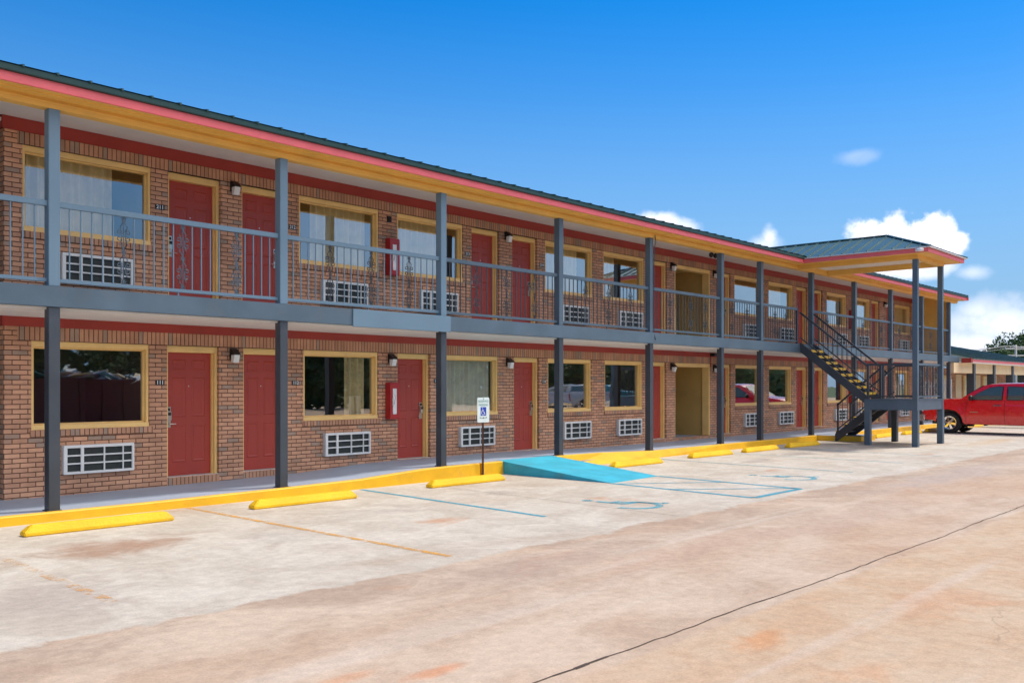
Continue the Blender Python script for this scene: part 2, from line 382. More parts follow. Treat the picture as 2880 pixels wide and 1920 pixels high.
# curb: (x, ztop, y_front_bottom, y_front_top, y_back)
def curb(secs,name='curb'):
    m=MB(); st=[]
    for x,z,yb,yt,yk in secs:
        st.append([(x,yb,0),(x,yt,z-.012),(x,yt+.012,z+.004),(x,yk,z+.004),(x,yk,0)])
    for a,b in zip(st,st[1:]):
        for k in range(4): m.face([a[k],b[k],b[k+1],a[k+1]])
    m.face(st[0]); m.face(st[-1][::-1])
    return tag(m.build(name,M['curb']),kind='structure')
curb([(x,wz(x),-.2,-.19,-.09) for x in (-10,2,6,8.3,9.0,9.8,10.5,11.2,11.9,12.66)])
curb([(x,wz(x),-.2,-.19,-.09) for x in (12.72,13.32)])
curb([(15.02,.25,-.2,-.19,-.09),(15.3,.25,-.21,-.15,-.05),(17,.205,-.40,.06,.16),(18.8,.167,-.22,-.15,-.05),(22,.167,-.2,-.19,-.09),(28.05,.167,-.2,-.19,-.09)])
curb([(29.6,.167,-.2,-.19,-.09),(36,.167,-.2,-.19,-.09),(43.2,.167,-.2,-.19,-.09),(66,.15,-.2,-.19,-.09)])
# pad under the stair foot
m=MB()
pp=[(28.05,-.2),(28.4,-1.45),(29.6,-1.45),(29.6,-.2)]
m.face([(x,y,.171) for x,y in pp],mi=0)
for a,b in zip(pp,pp[1:]): m.face([(a[0],a[1],0),(b[0],b[1],0),(b[0],b[1],.171),(a[0],a[1],.171)],mi=1)
tag(m.build('stair_pad',[M['walk'],M['curb']]),kind='structure')
# far walkway of the one-storey wing
m=MB(); m.box(43.21,66,-.12,1.6,0,.15); tag(m.build('far_walkway',M['walk']),kind='structure')
# blue ramp
m=MB(); xa,xb=13.33,15.01; y0,y1=-.11,-2.8
m.face([(xa,y0,.256),(xa,y1,.006),(xb,y1+.1,.006),(xb,y0,.256)])
m.face([(xa,y0,0),(xa,y1,0),(xa,y1,.006),(xa,y0,.256)][::-1]); m.face([(xb,y0,0),(xb,y1+.1,0),(xb,y1+.1,.006),(xb,y0,.256)])
m.face([(xa,y1,0),(xb,y1+.1,0),(xb,y1+.1,.006),(xa,y1,.006)])
m.face([(xa,y0,.256),(xb,y0,.256),(xb,.02,.256),(xa,.02,.256)])
tag(m.build('accessible_ramp',M['ramp']),'bright blue painted kerb ramp leading down from the walkway','ramp')
# painted lines
def strip(name,mat,pts,wd=.1,z=.004):
    m=MB()
    P=[Vector((x,y,z)) for x,y in pts]
    for i,(a,b) in enumerate(zip(P,P[1:])):
        d=(b-a).normalized(); n=Vector((-d.y,d.x,0))*wd/2
        m.face([a-n,b-n,b+n,a+n])
    return tag(m.build(name,mat,weld=False),kind='structure')
strip('yellow_parking_line',M['pyellow'],[(6.6,-.24),(6.53,-5.7)],.09)
strip('worn_parking_line',M['pyellow2'],[(3.42,-2.5),(3.33,-5.1)],.11)
strip('saw_cut_joint',M['crack'],[(10.95,-.4),(10.6,-5.9)],.008)
strip('saw_cut_joint',M['crack'],[(18.45,-.6),(18.1,-6)],.01)
strip('blue_parking_line',M['pblue'],[(9.72,-.24),(9.36,-4.6)],.09)
strip('access_aisle_line',M['pblue'],[(13.32,-2.83),(13.1,-5.7)],.12)
strip('access_aisle_line',M['pblue'],[(15.0,-2.72),(14.78,-5.7)],.12)
strip('access_aisle_line',M['pblue'],[(13.1,-5.7),(14.78,-5.7)],.12)
strip('access_aisle_line',M['pblue'],[(13.36,-2.95),(14.88,-4.2)],.07)
strip('access_aisle_line',M['pblue'],[(13.22,-4.1),(14.8,-5.6)],.07)
strip('parking_line',M['pblue2'],[(18.5,-.45),(18.3,-5.2)],.07)
strip('parking_line',M['pblue2'],[(21.4,-.4),(21.2,-5.2)],.07)
strip('parking_line',M['pblue2'],[(24.0,-.4),(23.9,-5.2)],.07)
def wheel_symbol(cx,cy):
    m=MB()
    def arc(c,r,a0,a1,wd,n=20):
        pts=[(c[0]+r*math.cos(R(a0+(a1-a0)*i/n)),c[1]+r*math.sin(R(a0+(a1-a0)*i/n))) for i in range(n+1)]
        line(pts,wd)
    def line(pts,wd):
        P=[Vector((x,y,.0045)) for x,y in pts]
        for a,b in zip(P,P[1:]):
            d=(b-a).normalized(); n_=Vector((-d.y,d.x,0))*wd/2; m.face([a-n_,b-n_,b+n_,a+n_])
    arc((cx-.02,cy-.08),.36,-185,100,.11)
    line([(cx-.05,cy+.6),(cx-.02,cy+.12),(cx+.28,cy+.1),(cx+.42,cy-.3),(cx+.52,cy-.27)],.11)
    arc((cx-.06,cy+.76),.06,0,360,.07,12)
    line([(cx-.04,cy+.36),(cx+.2,cy+.34)],.07)
    return tag(m.build('painted_wheelchair_symbol',M['pblue2'],weld=False),kind='structure')
wheel_symbol(11.15,-4.75); wheel_symbol(16.45,-4.75)
# long dark joint across the lot
m=MB(); pts=[]; x=-2.
while x<80:
    yy=-8.98+.022*math.sin(x*.45)+.01*math.sin(x*2.1)+random.uniform(-.009,.009)-.009*(x-6)
    pts.append((x,yy)); x+=random.uniform(.08,.22)
for (a,b),(c,d) in zip(pts,pts[1:]):
    wa=.005+.008*abs(noise.noise(Vector((a*1.7,0,0)))) + .016*math.exp(-((a-4.45)/.16)**2)*(.6+.8*abs(noise.noise(Vector((a*9,2,0))))); m.face([(a,b-wa,.004),(c,d-wa,.004),(c,d+wa*.9,.004),(a,b+wa*.9,.004)])
tag(m.build('pavement_joint',M['crack'],weld=False),kind='structure')

# ------------------------------------------------------------------ MOTEL
motel=empty('motel_building',(0,1.6,0),0,'long two storey brick motel with open galleries, red doors and green roof','motel')
INV=Matrix.Translation((0,-1.6,0))
def part(mb,name,mat,parent=None,**k):
    o=mb.build(name,mat,None,**k)
    if parent is None:
        o.parent=motel; o.matrix_parent_inverse=INV
    else: o.parent=parent
    return o
YW=1.6
low_win=[(5.17,6.94),(9.87,11.62),(13.38,15.10),(16.85,18.57),(19.15,20.86),(26.05,27.78),(28.35,30.04),(33.06,34.78),(35.62,37.2),(40.1,41.8)]
up_win=[(5.05,6.97),(9.77,11.64),(12.12,13.98),(16.75,18.62),(19.09,20.95),(26.0,27.86),(28.32,30.15),(33.0,34.80),(35.5,37.2),(40.02,41.88)]
low_door=[(7.24,8.17),(8.63,9.53),(12.13,13.02),(15.64,16.53),(21.18,22.07),(24.88,25.78),(30.44,31.31),(31.78,32.70),(37.42,38.28),(39.05,39.9)]
up_door=[(7.26,8.20),(8.60,9.50),(14.25,15.14),(15.58,16.46),(21.22,22.12),(24.87,25.76),(30.44,31.31),(31.74,32.63),(37.40,38.26),(39.05,39.9)]
BZ=(22.54,24.5)
def wall(X0,X1,z0,z1,ops,Yf=YW,rev=.2,zb=None):
    m=MB(); xs=sorted({X0,X1,*[o[0] for o in ops],*[o[1] for o in ops]}); zs=sorted({z0,z1,*[o[2] for o in ops],*[o[3] for o in ops]})
    for a,b in zip(xs,xs[1:]):
        for c,d in zip(zs,zs[1:]):
            if any(o[0]<=a and b<=o[1] and o[2]<=c and d<=o[3] for o in ops): continue
            m.face([(a,Yf,c),(b,Yf,c),(b,Yf,d),(a,Yf,d)],[(a,c),(b,c),(b,d),(a,d)])
    for x0,x1,a,b in ops:
        m.face([(x0,Yf,a),(x0,Yf+rev,a),(x0,Yf+rev,b),(x0,Yf,b)][::-1],[(x0,a),(x0+rev,a),(x0+rev,b),(x0,b)][::-1])
        m.face([(x1,Yf,a),(x1,Yf+rev,a),(x1,Yf+rev,b),(x1,Yf,b)],[(x1,a),(x1+rev,a),(x1+rev,b),(x1,b)])
        if a>z0: m.face([(x0,Yf,a),(x1,Yf,a),(x1,Yf+rev,a),(x0,Yf+rev,a)],[(x0,a),(x1,a),(x1,a+rev),(x0,a+rev)])
        m.face([(x0,Yf,b),(x1,Yf,b),(x1,Yf+rev,b),(x0,Yf+rev,b)][::-1],[(x0,b),(x1,b),(x1,b+rev),(x0,b+rev)])
    return m
ZL0,ZLH=.10,2.40   # lower wall, head height
ZU0,ZUH=3.03,5.22
def sill_l(i): return .26 if i in (0,1,4,5,6,7,8,9) else wz(sum(low_door[i])/2)+.01
ops=[(a,b,1.10,ZLH) for a,b in low_win]+[(a,b,sill_l(i),ZLH) for i,(a,b) in enumerate(low_door)]+[(BZ[0],BZ[1],.24,ZLH)]
wl=wall(4.8,43.0,ZL0,ZLH,ops)
wl.face([(4.8,12,ZL0),(4.8,YW,ZL0),(4.8,YW,2.74),(4.8,12,2.74)],[(12,ZL0),(YW,ZL0),(YW,2.74),(12,2.74)])
wl.face([(43,YW,ZL0),(43,12,ZL0),(43,12,2.74),(43,YW,2.74)],[(YW,ZL0),(12,ZL0),(12,2.74),(YW,2.74)])
part(wl,'lower_wall',M['brick'],weld=False)
ops=[(a,b,3.98,ZUH) for a,b in up_win]+[(a,b,3.06,ZUH) for a,b in up_door]+[(BZ[0]-.03,BZ[1],3.04,ZUH)]
wu=wall(4.8,42.1,ZU0,ZUH,ops)
wu.face([(4.8,12,ZU0),(4.8,YW,ZU0),(4.8,YW,5.5),(4.8,12,5.5)],[(12,ZU0),(YW,ZU0),(YW,5.5),(12,5.5)])
wu.face([(43,YW,ZU0),(43,12,ZU0),(43,12,6),(43,YW,6)],[(YW,ZU0),(12,ZU0),(12,6),(YW,6)])
part(wu,'upper_wall',M['brick'],weld=False)
# far left block across the passage
m=wall(-8,2.6,ZL0,2.74,[]); m.face([(2.6,YW,ZL0),(2.6,12,ZL0),(2.6,12,2.74),(2.6,YW,2.74)],[(YW,ZL0),(12,ZL0),(12,2.74),(YW,2.74)])
for f in [(-8,2.6,ZU0,5.5)]:
    m.face([(-8,YW,ZU0),(2.6,YW,ZU0),(2.6,YW,5.5),(-8,YW,5.5)],[(-8,ZU0),(2.6,ZU0),(2.6,5.5),(-8,5.5)])
    m.face([(2.6,YW,ZU0),(2.6,12,ZU0),(2.6,12,5.5),(2.6,YW,5.5)],[(YW,ZU0),(12,ZU0),(12,5.5),(YW,5.5)])
part(m,'end_wall',M['brick'],weld=False)
# back walls and passage ends
m=MB(); m.box(-8,43,12,12.2,0,6.2); m.box(2.6,4.8,11.7,11.99,.0,5.5); part(m,'back_wall',M['tan'])
def soldier(z0,z1,X1,name):
    m=MB(); m.box(4.98,X1,YW-.004,YW+.2,z0,z1,uvm='soldier'); part(m,name,M['soldier'],weld=False)
    m=MB(); m.box(4.794,4.979,YW-.002,YW+.2,z0,z1); part(m,name+'_end',M['brick'],weld=False)
soldier(ZLH,2.60,43,'soldier_course'); soldier(ZUH,5.40,42.1,'soldier_course')
m=MB(); m.box(4.78,43,YW-.03,YW+.1,2.60,2.745); m.box(4.77,4.8,YW-.028,6,2.60,2.744); part(m,'trim_board',M['red'],bevel=.004)
m=MB(); m.box(4.78,42.1,YW-.03,YW+.1,5.40,5.585); m.box(4.77,4.8,YW-.028,6,5.40,5.584); part(m,'trim_board',M['red'],bevel=.004)
# rowlock sills under the windows + brick thresholds under the raised doors
def sill(*b,n='brick_sill'):
    m=MB(); m.box(*b,uvm='soldier'); part(m,n,M['soldier'],weld=False)
for i,(a,b) in enumerate(low_win): sill(a-.02,b+.06,YW-.022,YW+.12,1.0,1.098)
for a,b in up_win: sill(a-.02,b+.06,YW-.022,YW+.12,3.88,3.978)
for i,(a,b) in enumerate(low_door):
    if sill_l(i)>.255: sill(a,b,YW-.006,YW+.18,.12,.245,n='brick_step')
sill(BZ[0],BZ[1],YW-.006,YW+.2,.12,.238,n='brick_step')

# windows
CUR_UP=[(5.1,6.45),(10.22,11.5),(12.16,13.55),(17.05,18.25),(19.12,19.85),None,(28.36,29.75),(33.9,34.7),(36.2,37.1),(40.1,41.6)]
CUR_LO=[None,(11.02,11.5),(13.42,15.02),None,None,None,None,None,None,(40.2,41.6)]
def window(x0,x1,z0,z1,cur,curmat,k):
    m=MB(); ya=YW+.015; yb=YW+.15; w=.04; t=.085
    m.box(x0,x1,ya,yb,z1-t,z1); m.box(x0,x1,ya-.012,yb,z0,z0+.07)
    m.box(x0,x0+w,ya+.002,yb,z0+.07,z1-t); m.box(x1-w,x1,ya+.002,yb,z0+.07,z1-t)
    fr=part(m,'window',M['casing'],bevel=.004)
    # inner stop
    m=MB(); s=.022; a,b,c,d=x0+w,x1-w,z0+.07,z1-t
    m.box(a,b,YW+.09,yb-.01,d-s,d);m.box(a,b,YW+.09,yb-.01,c,c+s);m.box(a,a+s,YW+.09,yb-.01,c+s,d-s);m.box(b-s,b,YW+.09,yb-.01,c+s,d-s)
    m.build('sash',M['casing'],fr,bevel=.003)
    m=MB(); m.face([(a,YW+.115,c),(b,YW+.115,c),(b,YW+.115,d),(a,YW+.115,d)])
    m.build('pane',M['glass'],fr)
    # room behind
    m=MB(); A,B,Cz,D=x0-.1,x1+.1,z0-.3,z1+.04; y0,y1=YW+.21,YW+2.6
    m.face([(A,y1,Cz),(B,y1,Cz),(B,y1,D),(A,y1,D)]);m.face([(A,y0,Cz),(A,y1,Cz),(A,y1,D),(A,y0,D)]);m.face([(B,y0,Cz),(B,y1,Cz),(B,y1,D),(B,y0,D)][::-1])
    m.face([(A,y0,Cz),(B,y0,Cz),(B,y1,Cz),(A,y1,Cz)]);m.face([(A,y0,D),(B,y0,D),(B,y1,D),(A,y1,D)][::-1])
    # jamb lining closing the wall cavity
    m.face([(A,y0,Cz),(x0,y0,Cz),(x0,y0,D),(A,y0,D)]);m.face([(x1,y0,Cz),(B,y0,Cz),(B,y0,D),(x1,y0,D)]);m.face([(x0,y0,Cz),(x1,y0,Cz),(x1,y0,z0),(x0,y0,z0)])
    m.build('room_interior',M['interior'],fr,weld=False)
    if cur:
        m=MB(); n=int((cur[1]-cur[0])/.012); rnd=random.Random(k); ph=0; P=[]
        for i in range(n+1):
            x=cur[0]+(cur[1]-cur[0])*i/n; ph+=.50*(.7+.6*rnd.random())
            y=YW+.27+.05*math.sin(ph)+.02*math.sin(ph*.37)
            P.append((x,y))
        for (xa,ya_),(xb,yb_) in zip(P,P[1:]):
            m.face([(xa,ya_,z0-.1),(xb,yb_,z0-.1),(xb,yb_,z1+.02),(xa,ya_,z1+.02)])
        m.build('curtain',curmat,fr,smooth=True)
    return fr
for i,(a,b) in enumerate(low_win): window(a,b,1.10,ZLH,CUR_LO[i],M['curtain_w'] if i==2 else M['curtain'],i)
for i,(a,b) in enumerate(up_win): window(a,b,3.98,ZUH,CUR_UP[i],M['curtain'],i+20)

# doors
def door(x0,x1,z0,z1,lock,detail=True):
    yf=YW+.06
    m=MB(); w=.05
    m.box(x0,x1,yf,yf+.13,z1-.105,z1); m.box(x0,x0+w,yf+.002,yf+.13,z0,z1-.105); m.box(x1-w,x1,yf+.002,yf+.13,z0,z1-.105)
    # stepped stop
    m.box(x1-w-.018,x1-w,yf+.06,yf+.12,z0,z1-.105); m.box(x0+w,x0+w+.018,yf+.06,yf+.12,z0,z1-.105)
    a,b=x0+w+.004,x1-w-.004; c,d=z0+.01,z1-.11; yl=yf+.105
    leaf=MB(); leaf.box(a,b,yl,yl+.045,c,d)
    W=b-a; st=.115*W/.8; mid=.10*W/.8; pw=(W-2*st-mid)/2; H=d-c
    rows=[(.11,.34),(.41,.52+.19),(.79,.92)] if False else [(.105,.415),(.475,.80),(.85,.945)]
    # six panels, raised
    for (p,q) in rows:
        for k in range(2):
            px=a+st+k*(pw+mid); zA=c+H*p; zB=c+H*q; e=.022
            o=[(px,zA),(px+pw,zA),(px+pw,zB),(px,zB)]; i1=[(px+e,zA+e),(px+pw-e,zA+e),(px+pw-e,zB-e),(px+e,zB-e)]
            i2=[(px+2*e,zA+2*e),(px+pw-2*e,zA+2*e),(px+pw-2*e,zB-2*e),(px+2*e,zB-2*e)]
            y0_,y1_,y2_=yl-.0012,yl-.012,yl-.004
            for r0,ya_,r1,yb_ in ((o,y0_,i1,y1_),(i1,y1_,i2,y2_)):
                for s_ in range(4):
                    t_=(s_+1)%4; leaf.face([(r0[s_][0],ya_,r0[s_][1]),(r0[t_][0],ya_,r0[t_][1]),(r1[t_][0],yb_,r1[t_][1]),(r1[s_][0],yb_,r1[s_][1])])
            leaf.face([(x,y2_,z) for x,z in i2])
    lo=part(leaf,'door',M['door'],weld=False)
    m.build('door_frame',M['casing'],lo,bevel=.004)
    th=MB(); th.box(x0,x1,yf-.05,yl+.05,z0-.015,z0+.006); th.build('threshold',M['grille'],lo)
    if lock:
        lx=a+.045 if lock=='l' else b-.075; sgn=1 if lock=='l' else -1
        zz=z0+.80
        m=MB(); m.box(lx-.035,lx+.045,yl-.014,yl,zz,zz+.34); m.box(lx-.03,lx+.04,yl-.05,yl-.014,zz+.12,zz+.26)
        m.tube([(lx,yl-.014,zz+.06),(lx,yl-.06,zz+.06),(lx+sgn*.11,yl-.065,zz+.06)],.009,8)
        h=m.build('lock',M['chrome'],lo,bevel=.004)
        m=MB(); m.box(lx-.022,lx+.032,yl-.054,yl-.051,zz+.2,zz+.25); m.box(lx-.022,lx+.032,yl-.017,yl-.0145,zz+.275,zz+.32); m.build('card_reader',M['black'],lo)
    pk=MB(); pk.lathe([(-.004,.0),(-.004,.011),(0,.012)],'y',10,((a+b)/2,yl,z0+1.48)); pk.build('peephole',M['chrome'],lo)
    return lo
LK=['l',None,'r','r','l','r','r','r','l','r']; UK=['l','r','l','r',None,'r','l','r','l','r']
for i,(a,b) in enumerate(low_door): door(a,b,sill_l(i),ZLH,LK[i])
for i,(a,b) in enumerate(up_door): door(a,b,3.06,ZUH,UK[i])
# backing so no light leaks behind doors
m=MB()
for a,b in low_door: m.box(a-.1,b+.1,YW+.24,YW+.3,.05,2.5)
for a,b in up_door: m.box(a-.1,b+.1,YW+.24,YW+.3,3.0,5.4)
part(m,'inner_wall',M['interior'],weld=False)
# passage (breezeway) through the building, both floors
def lap(m,x,y0,y1,z0,z1,sgn,st=.15):
    z=z0
    while z<z1:
        zt=min(z+st,z1)
        m.face([(x-sgn*.012,y0,z),(x-sgn*.012,y1,z),(x,y1,zt),(x,y0,zt)]); m.face([(x,y0,zt),(x,y1,zt),(x-sgn*.012,y1,zt),(x-sgn*.012,y0,zt)]); z+=st
for z0,z1 in ((.24,2.40),(3.04,5.22)):
    m=MB(); x0,x1=BZ
    lap(m,x1+.0,YW+.2,8,z0,z1,1); lap(m,x0-.03,YW+.2,8,z0,z1,-1)
    m.box(x0-.05,x1+.02,8,8.1,z0,z1); part(m,'passage_wall',M['tan'],weld=False)
    m=MB(); m.box(x0-.05,x1+.05,YW+.2,8,z1,z1+.05); part(m,'passage_ceiling',M['tan'])
    m=MB(); m.box(x0-.05,x1+.05,YW+.02,8,z0-.06,z0-.002); part(m,'passage_floor',M['walk'])
    m=MB(); f=.06; m.box(x0-.03,x1,YW+.01,YW+.22,z1-.11,z1-.001); m.box(x1-f,x1-.001,YW+.012,YW+.24,z0+.01,z1-.11); m.box(x0-.029,x0+f-.03,YW+.012,YW+.24,z0+.01,z1-.11)
    part(m,'passage_frame',M['casing'],bevel=.004)
# galleries: deck, beams, ceilings
m=MB(); m.box(-8,43,-.02,1.59,2.95,3.03); m.box(-8,43,1.85,12,2.9,3.02); part(m,'gallery_deck',M['walk'])
m=MB(); m.box(-8,43.02,.0,1.57,2.74,2.949); m.box(2.6,4.8,1.57,12,2.75,2.9); part(m,'gallery_ceiling',M['soffit'])
m=MB(); m.box(-8,43.05,-.10,-.003,2.768,3.04); part(m,'edge_beam',M['steel'],bevel=.006)
m=MB(); m.box(9.66-.0,11.95,-.125,-.101,2.745,3.045); pt=part(m,'edge_beam_patch',M['steel_light'],bevel=.004); pt['label']='lighter blue replacement board on the gallery beam'
m=MB(); m.box(-8,43,.085,YW,5.585,5.62); m.box(2.6,4.8,YW,12,5.5,5.55); part(m,'roof_ceiling',M['soffit'])
# eaves
def eave(x0,x1):
    m=MB(); m.box(x0,x1,-.45,-.42,5.455,5.572); part(m,'fascia',M['pink'],bevel=.003)
    m=MB(); m.box(x0,x1,-.419,-.081,5.458,5.475); m.box(x0,x1,-.30,-.27,5.44,5.457); part(m,'eave_soffit',M['yellow'])
    m=MB(); m.box(x0,x1,-.5,-.40,5.574,5.655); part(m,'gutter_edge',M['roofdark'],bevel=.006)
eave(-8,26.5); eave(29.8,43.0)
m=MB(); m.box(-8,42.9,-.08,.084,5.34,5.60); m.box(-8,42.9,-.10,-.081,5.40,5.425); part(m,'eave_beam',M['yellow'],bevel=.006)
m=MB(); m.box(43.0,43.03,-.5,12.4,5.455,5.6); m.face([(43,-.45,5.6),(43,12.4,5.6),(43,6,6.85)]); m.face([(-8,-.45,5.6),(-8,12.4,5.6),(-8,6,6.85)]); part(m,'gable_end',M['pink'])
m=MB()
m.face([(-8.1,-.52,5.66),(43.12,-.52,5.66),(43.12,6,6.95),(-8.1,6,6.95)]); m.face([(-8.1,6,6.95),(43.12,6,6.95),(43.12,12.6,5.6),(-8.1,12.6,5.6)])
x=-8.
while x<43.1:
    m.beam((x,-.53,5.660),(x,6,6.952),.022,.028); x+=.41
part(m,'main_roof',M['roof'],weld=False)
# end wall across the upper gallery
m=MB(); m.box(42.1,42.2,.085,1.6,3.03,5.58); lap(m,42.1,.085,1.6,3.03,5.58,1,.12); part(m,'gallery_end_wall',M['yellow'],weld=False)
m=MB(); m.box(42.1,43.0,YW,YW+.2,3.03,5.585); part(m,'corner_wall',M['yellow'])
# posts
PX=[-5.62,-2.13,1.35,4.84,8.33,11.82,15.30,18.79,22.26,24.56,28.04,31.53,35.01,38.45,41.93]
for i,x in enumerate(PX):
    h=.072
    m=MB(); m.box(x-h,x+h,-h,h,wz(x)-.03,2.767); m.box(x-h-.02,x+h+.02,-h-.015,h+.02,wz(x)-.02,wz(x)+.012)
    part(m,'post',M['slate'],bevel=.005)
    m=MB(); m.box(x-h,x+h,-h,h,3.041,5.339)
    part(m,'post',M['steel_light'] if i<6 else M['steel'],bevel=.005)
# railings
def scroll(m,x,y,z0,z1):
    # wrought iron scrollwork in the gallery plane: bar with mirrored s-curves and small diamonds
    H=z1-z0
    m.tube([(x,y,z0),(x,y,z1)],.007,5)
    r=.0078
    def spiral(cx,cz,r0,a0,a1,sg,n=14):
        return [(x+sg*(cx+r0*(1-.62*i/n)*math.cos(R(a0+(a1-a0)*i/n))),y,cz+r0*(1-.62*i/n)*math.sin(R(a0+(a1-a0)*i/n))) for i in range(n+1)]
    for q in (.24,.72):
        zc=z0+H*q
        for sg in (-1,1):
            for ud in (1,-1):
                base=[(x+sg*.008,y,zc+ud*.20),(x+sg*.022,y,zc+ud*.155),(x+sg*.05,y,zc+ud*.125),(x+sg*.045,y,zc+ud*.09),(x+sg*.022,y,zc+ud*.06)]
                m.tube(base,r,5)
                sp=[(a,b,zc+ud*(c-zc)) for a,b,c in spiral(.062,zc+.042,.036,200,-190,sg)]
                m.tube(sp,r,5)
            m.tube([(x+sg*.026,y,zc+.03),(x+sg*.03,y,zc),(x+sg*.026,y,zc-.03)],r,5)
    for q in (.48,.03,.96):
        zc=z0+H*q; d=.035
        for sg in (-1,1):
            m.tube([(x,y,zc+d),(x+sg*.016,y,zc+.012),(x+sg*.036,y,zc+.022),(x+sg*.016,y,zc),(x+sg*.036,y,zc-.022),(x+sg*.016,y,zc-.012),(x,y,zc-d)],r,5)
def rail_y(parent,p0,p1,zt,zb,scr,n,mat,mat2,yoff=0,name='railing',feet=True,matS=None):
    # straight level railing between p0 and p1 along x
    m=MB(); x0,x1=p0[0],p1[0]; y=p0[1]
    m.beam((x0,y,zt),(x1,y,zt),.05,.075); m.beam((x0,y,zb),(x1,y,zb),.035,.05)
    if feet:
        xm=(x0+x1)/2; m.box(xm-.012,xm+.012,y-.012,y+.012,zb-.1,zb)
    rl=part(m,name,mat,parent,bevel=.004) if parent is None else m.build(name,mat,parent,bevel=.004)
    b=MB()
    for i in range(1,n):
        x=x0+(x1-x0)*i/n
        if any(abs(x-s_)<(x1-x0)/n*.55 for s_ in scr): continue
        b.box(x-.0075,x+.0075,y-.0075,y+.0075,zb+.02,zt-.03)
    b.build('balusters',mat2,rl,weld=False)
    for s_ in scr:
        i=round((s_-x0)/(x1-x0)*n); xs=x0+(x1-x0)*i/n
        m=MB(); scroll(m,xs,y,zb+.02,zt-.035); m.build('scroll_panel',matS or mat2,rl,weld=False,smooth=True)
    return rl
SCR={3:[5.79,6.62,7.46],4:[9.3,10.14,10.98],5:[12.8,13.64,14.5],6:[16.31,17.15,17.97],7:[19.79,20.71,21.46],8:[22.9,23.75],9:[25.54,26.2],10:[29.3,30.2],11:[32.4,34.1],12:[36.0,37.4],13:[39.6,40.8],0:[-4.6,-3],1:[-1.2,.3],2:[2.3,3.4]}
for i in range(len(PX)-1):
    x0,x1=PX[i]+.073,PX[i+1]-.073
    n=round((x1-x0)/.1455)
    lt=M['steel_light'] if i<5 else M['steel']
    if i==9: x1=26.98; n=round((x1-x0)/.1455)
    rail_y(None,(x0,0),(x1,0),4.115,3.12,SCR.get(i,[]),n,lt,lt if i<5 else M['slate'],matS=M['slate'] if i!=3 else M['steel'])
# newel at the stair opening
m=MB(); m.box(26.96,27.01,-.03,.03,3.04,4.15); part(m,'newel',M['slate'],bevel=.003)
# thin conduit on the fifth visible post
m=MB(); m.tube([(18.89,-.1,5.42),(18.9,-.11,5.3),(18.87,-.1,5.05),(18.86,-.09,4.7),(18.87,-.09,3.0),(18.9,-.11,2.86)],.012,6); part(m,'conduit',M['slate'],smooth=True)
# ----- canopy over the stair
m=MB()
m.box(26.92,27.08,-3.63,-.081,5.34,5.5); m.box(29.12,29.28,-3.63,-.081,5.34,5.5); m.box(27.081,29.119,-3.63,-3.47,5.342,5.5)
part(m,'canopy_beam',M['yellow'],bevel=.005)
m=MB(); m.box(27.0,29.2,-3.6,-.082,5.501,5.53); part(m,'canopy_ceiling',M['soffit'])
m=MB(); m.box(26.53,26.919,-4.02,-.42,5.458,5.475); m.box(29.281,29.77,-4.02,-.42,5.458,5.475); m.box(26.919,29.281,-4.02,-3.631,5.459,5.476)
m.box(26.5,26.92,-.42,-.081,5.46,5.477); m.box(29.28,29.8,-.42,-.081,5.46,5.477)
part(m,'canopy_soffit',M['yellow'])
m=MB(); m.box(26.5,26.53,-4.05,-.45,5.455,5.57); m.box(29.77,29.8,-4.05,-.45,5.455,5.57); m.box(26.53,29.77,-4.05,-4.02,5.456,5.571); part(m,'canopy_fascia',M['pink'],bevel=.003)
m=MB(); ex0,ex1,ey=26.44,29.86,-4.11; ax=28.15; ay=-2.35; zr=6.27; zr_e=5.60
for f in ([(ex0,ey,zr_e),(ex0,3,zr_e),(ax,3,zr),(ax,ay,zr)],[(ex1,ey,zr_e),(ax,ay,zr),(ax,3,zr),(ex1,3,zr_e)],[(ex0,ey,zr_e),(ax,ay,zr),(ex1,ey,zr_e)]): m.face(f)
m.face([(ex0,ey,zr_e-.02),(ex1,ey,zr_e-.02),(ex1,-.45,zr_e-.02),(ex0,-.45,zr_e-.02)])
y=ey+.3
while y<1.2:
    t=1 if y>=ay else (y-ey)/(ay-ey)
    for ex in (ex0,ex1):
        m.beam((ex,y,zr_e+.012),(ex+(ax-ex)*t,y,zr_e+.012+(zr-zr_e)*t),.028,.04)
    y+=.36
x=ex0+.36
while x<ex1:
    t=1-abs(x-ax)/(ex1-ax); m.beam((x,ey,zr_e+.012),(x,ey+(ay-ey)*t,zr_e+.012+(zr-zr_e)*t),.028,.04); x+=.36
m.beam((ex0,ey,zr_e+.02),(ax,ay,zr+.02),.1,.03); m.beam((ex1,ey,zr_e+.02),(ax,ay,zr+.02),.1,.03); m.beam((ax,ay,zr+.02),(ax,3,zr+.02),.12,.03)
part(m,'canopy_roof',M['roof'],weld=False)
m=MB()
m.box(ex0-.01,ex0+.05,ey,-.5,5.572,5.60); m.box(ex1-.05,ex1+.01,ey,-.5,5.572,5.60); m.box(ex0,ex1,ey-.01,ey+.05,5.573,5.601)
part(m,'canopy_drip_edge',M['grille'])

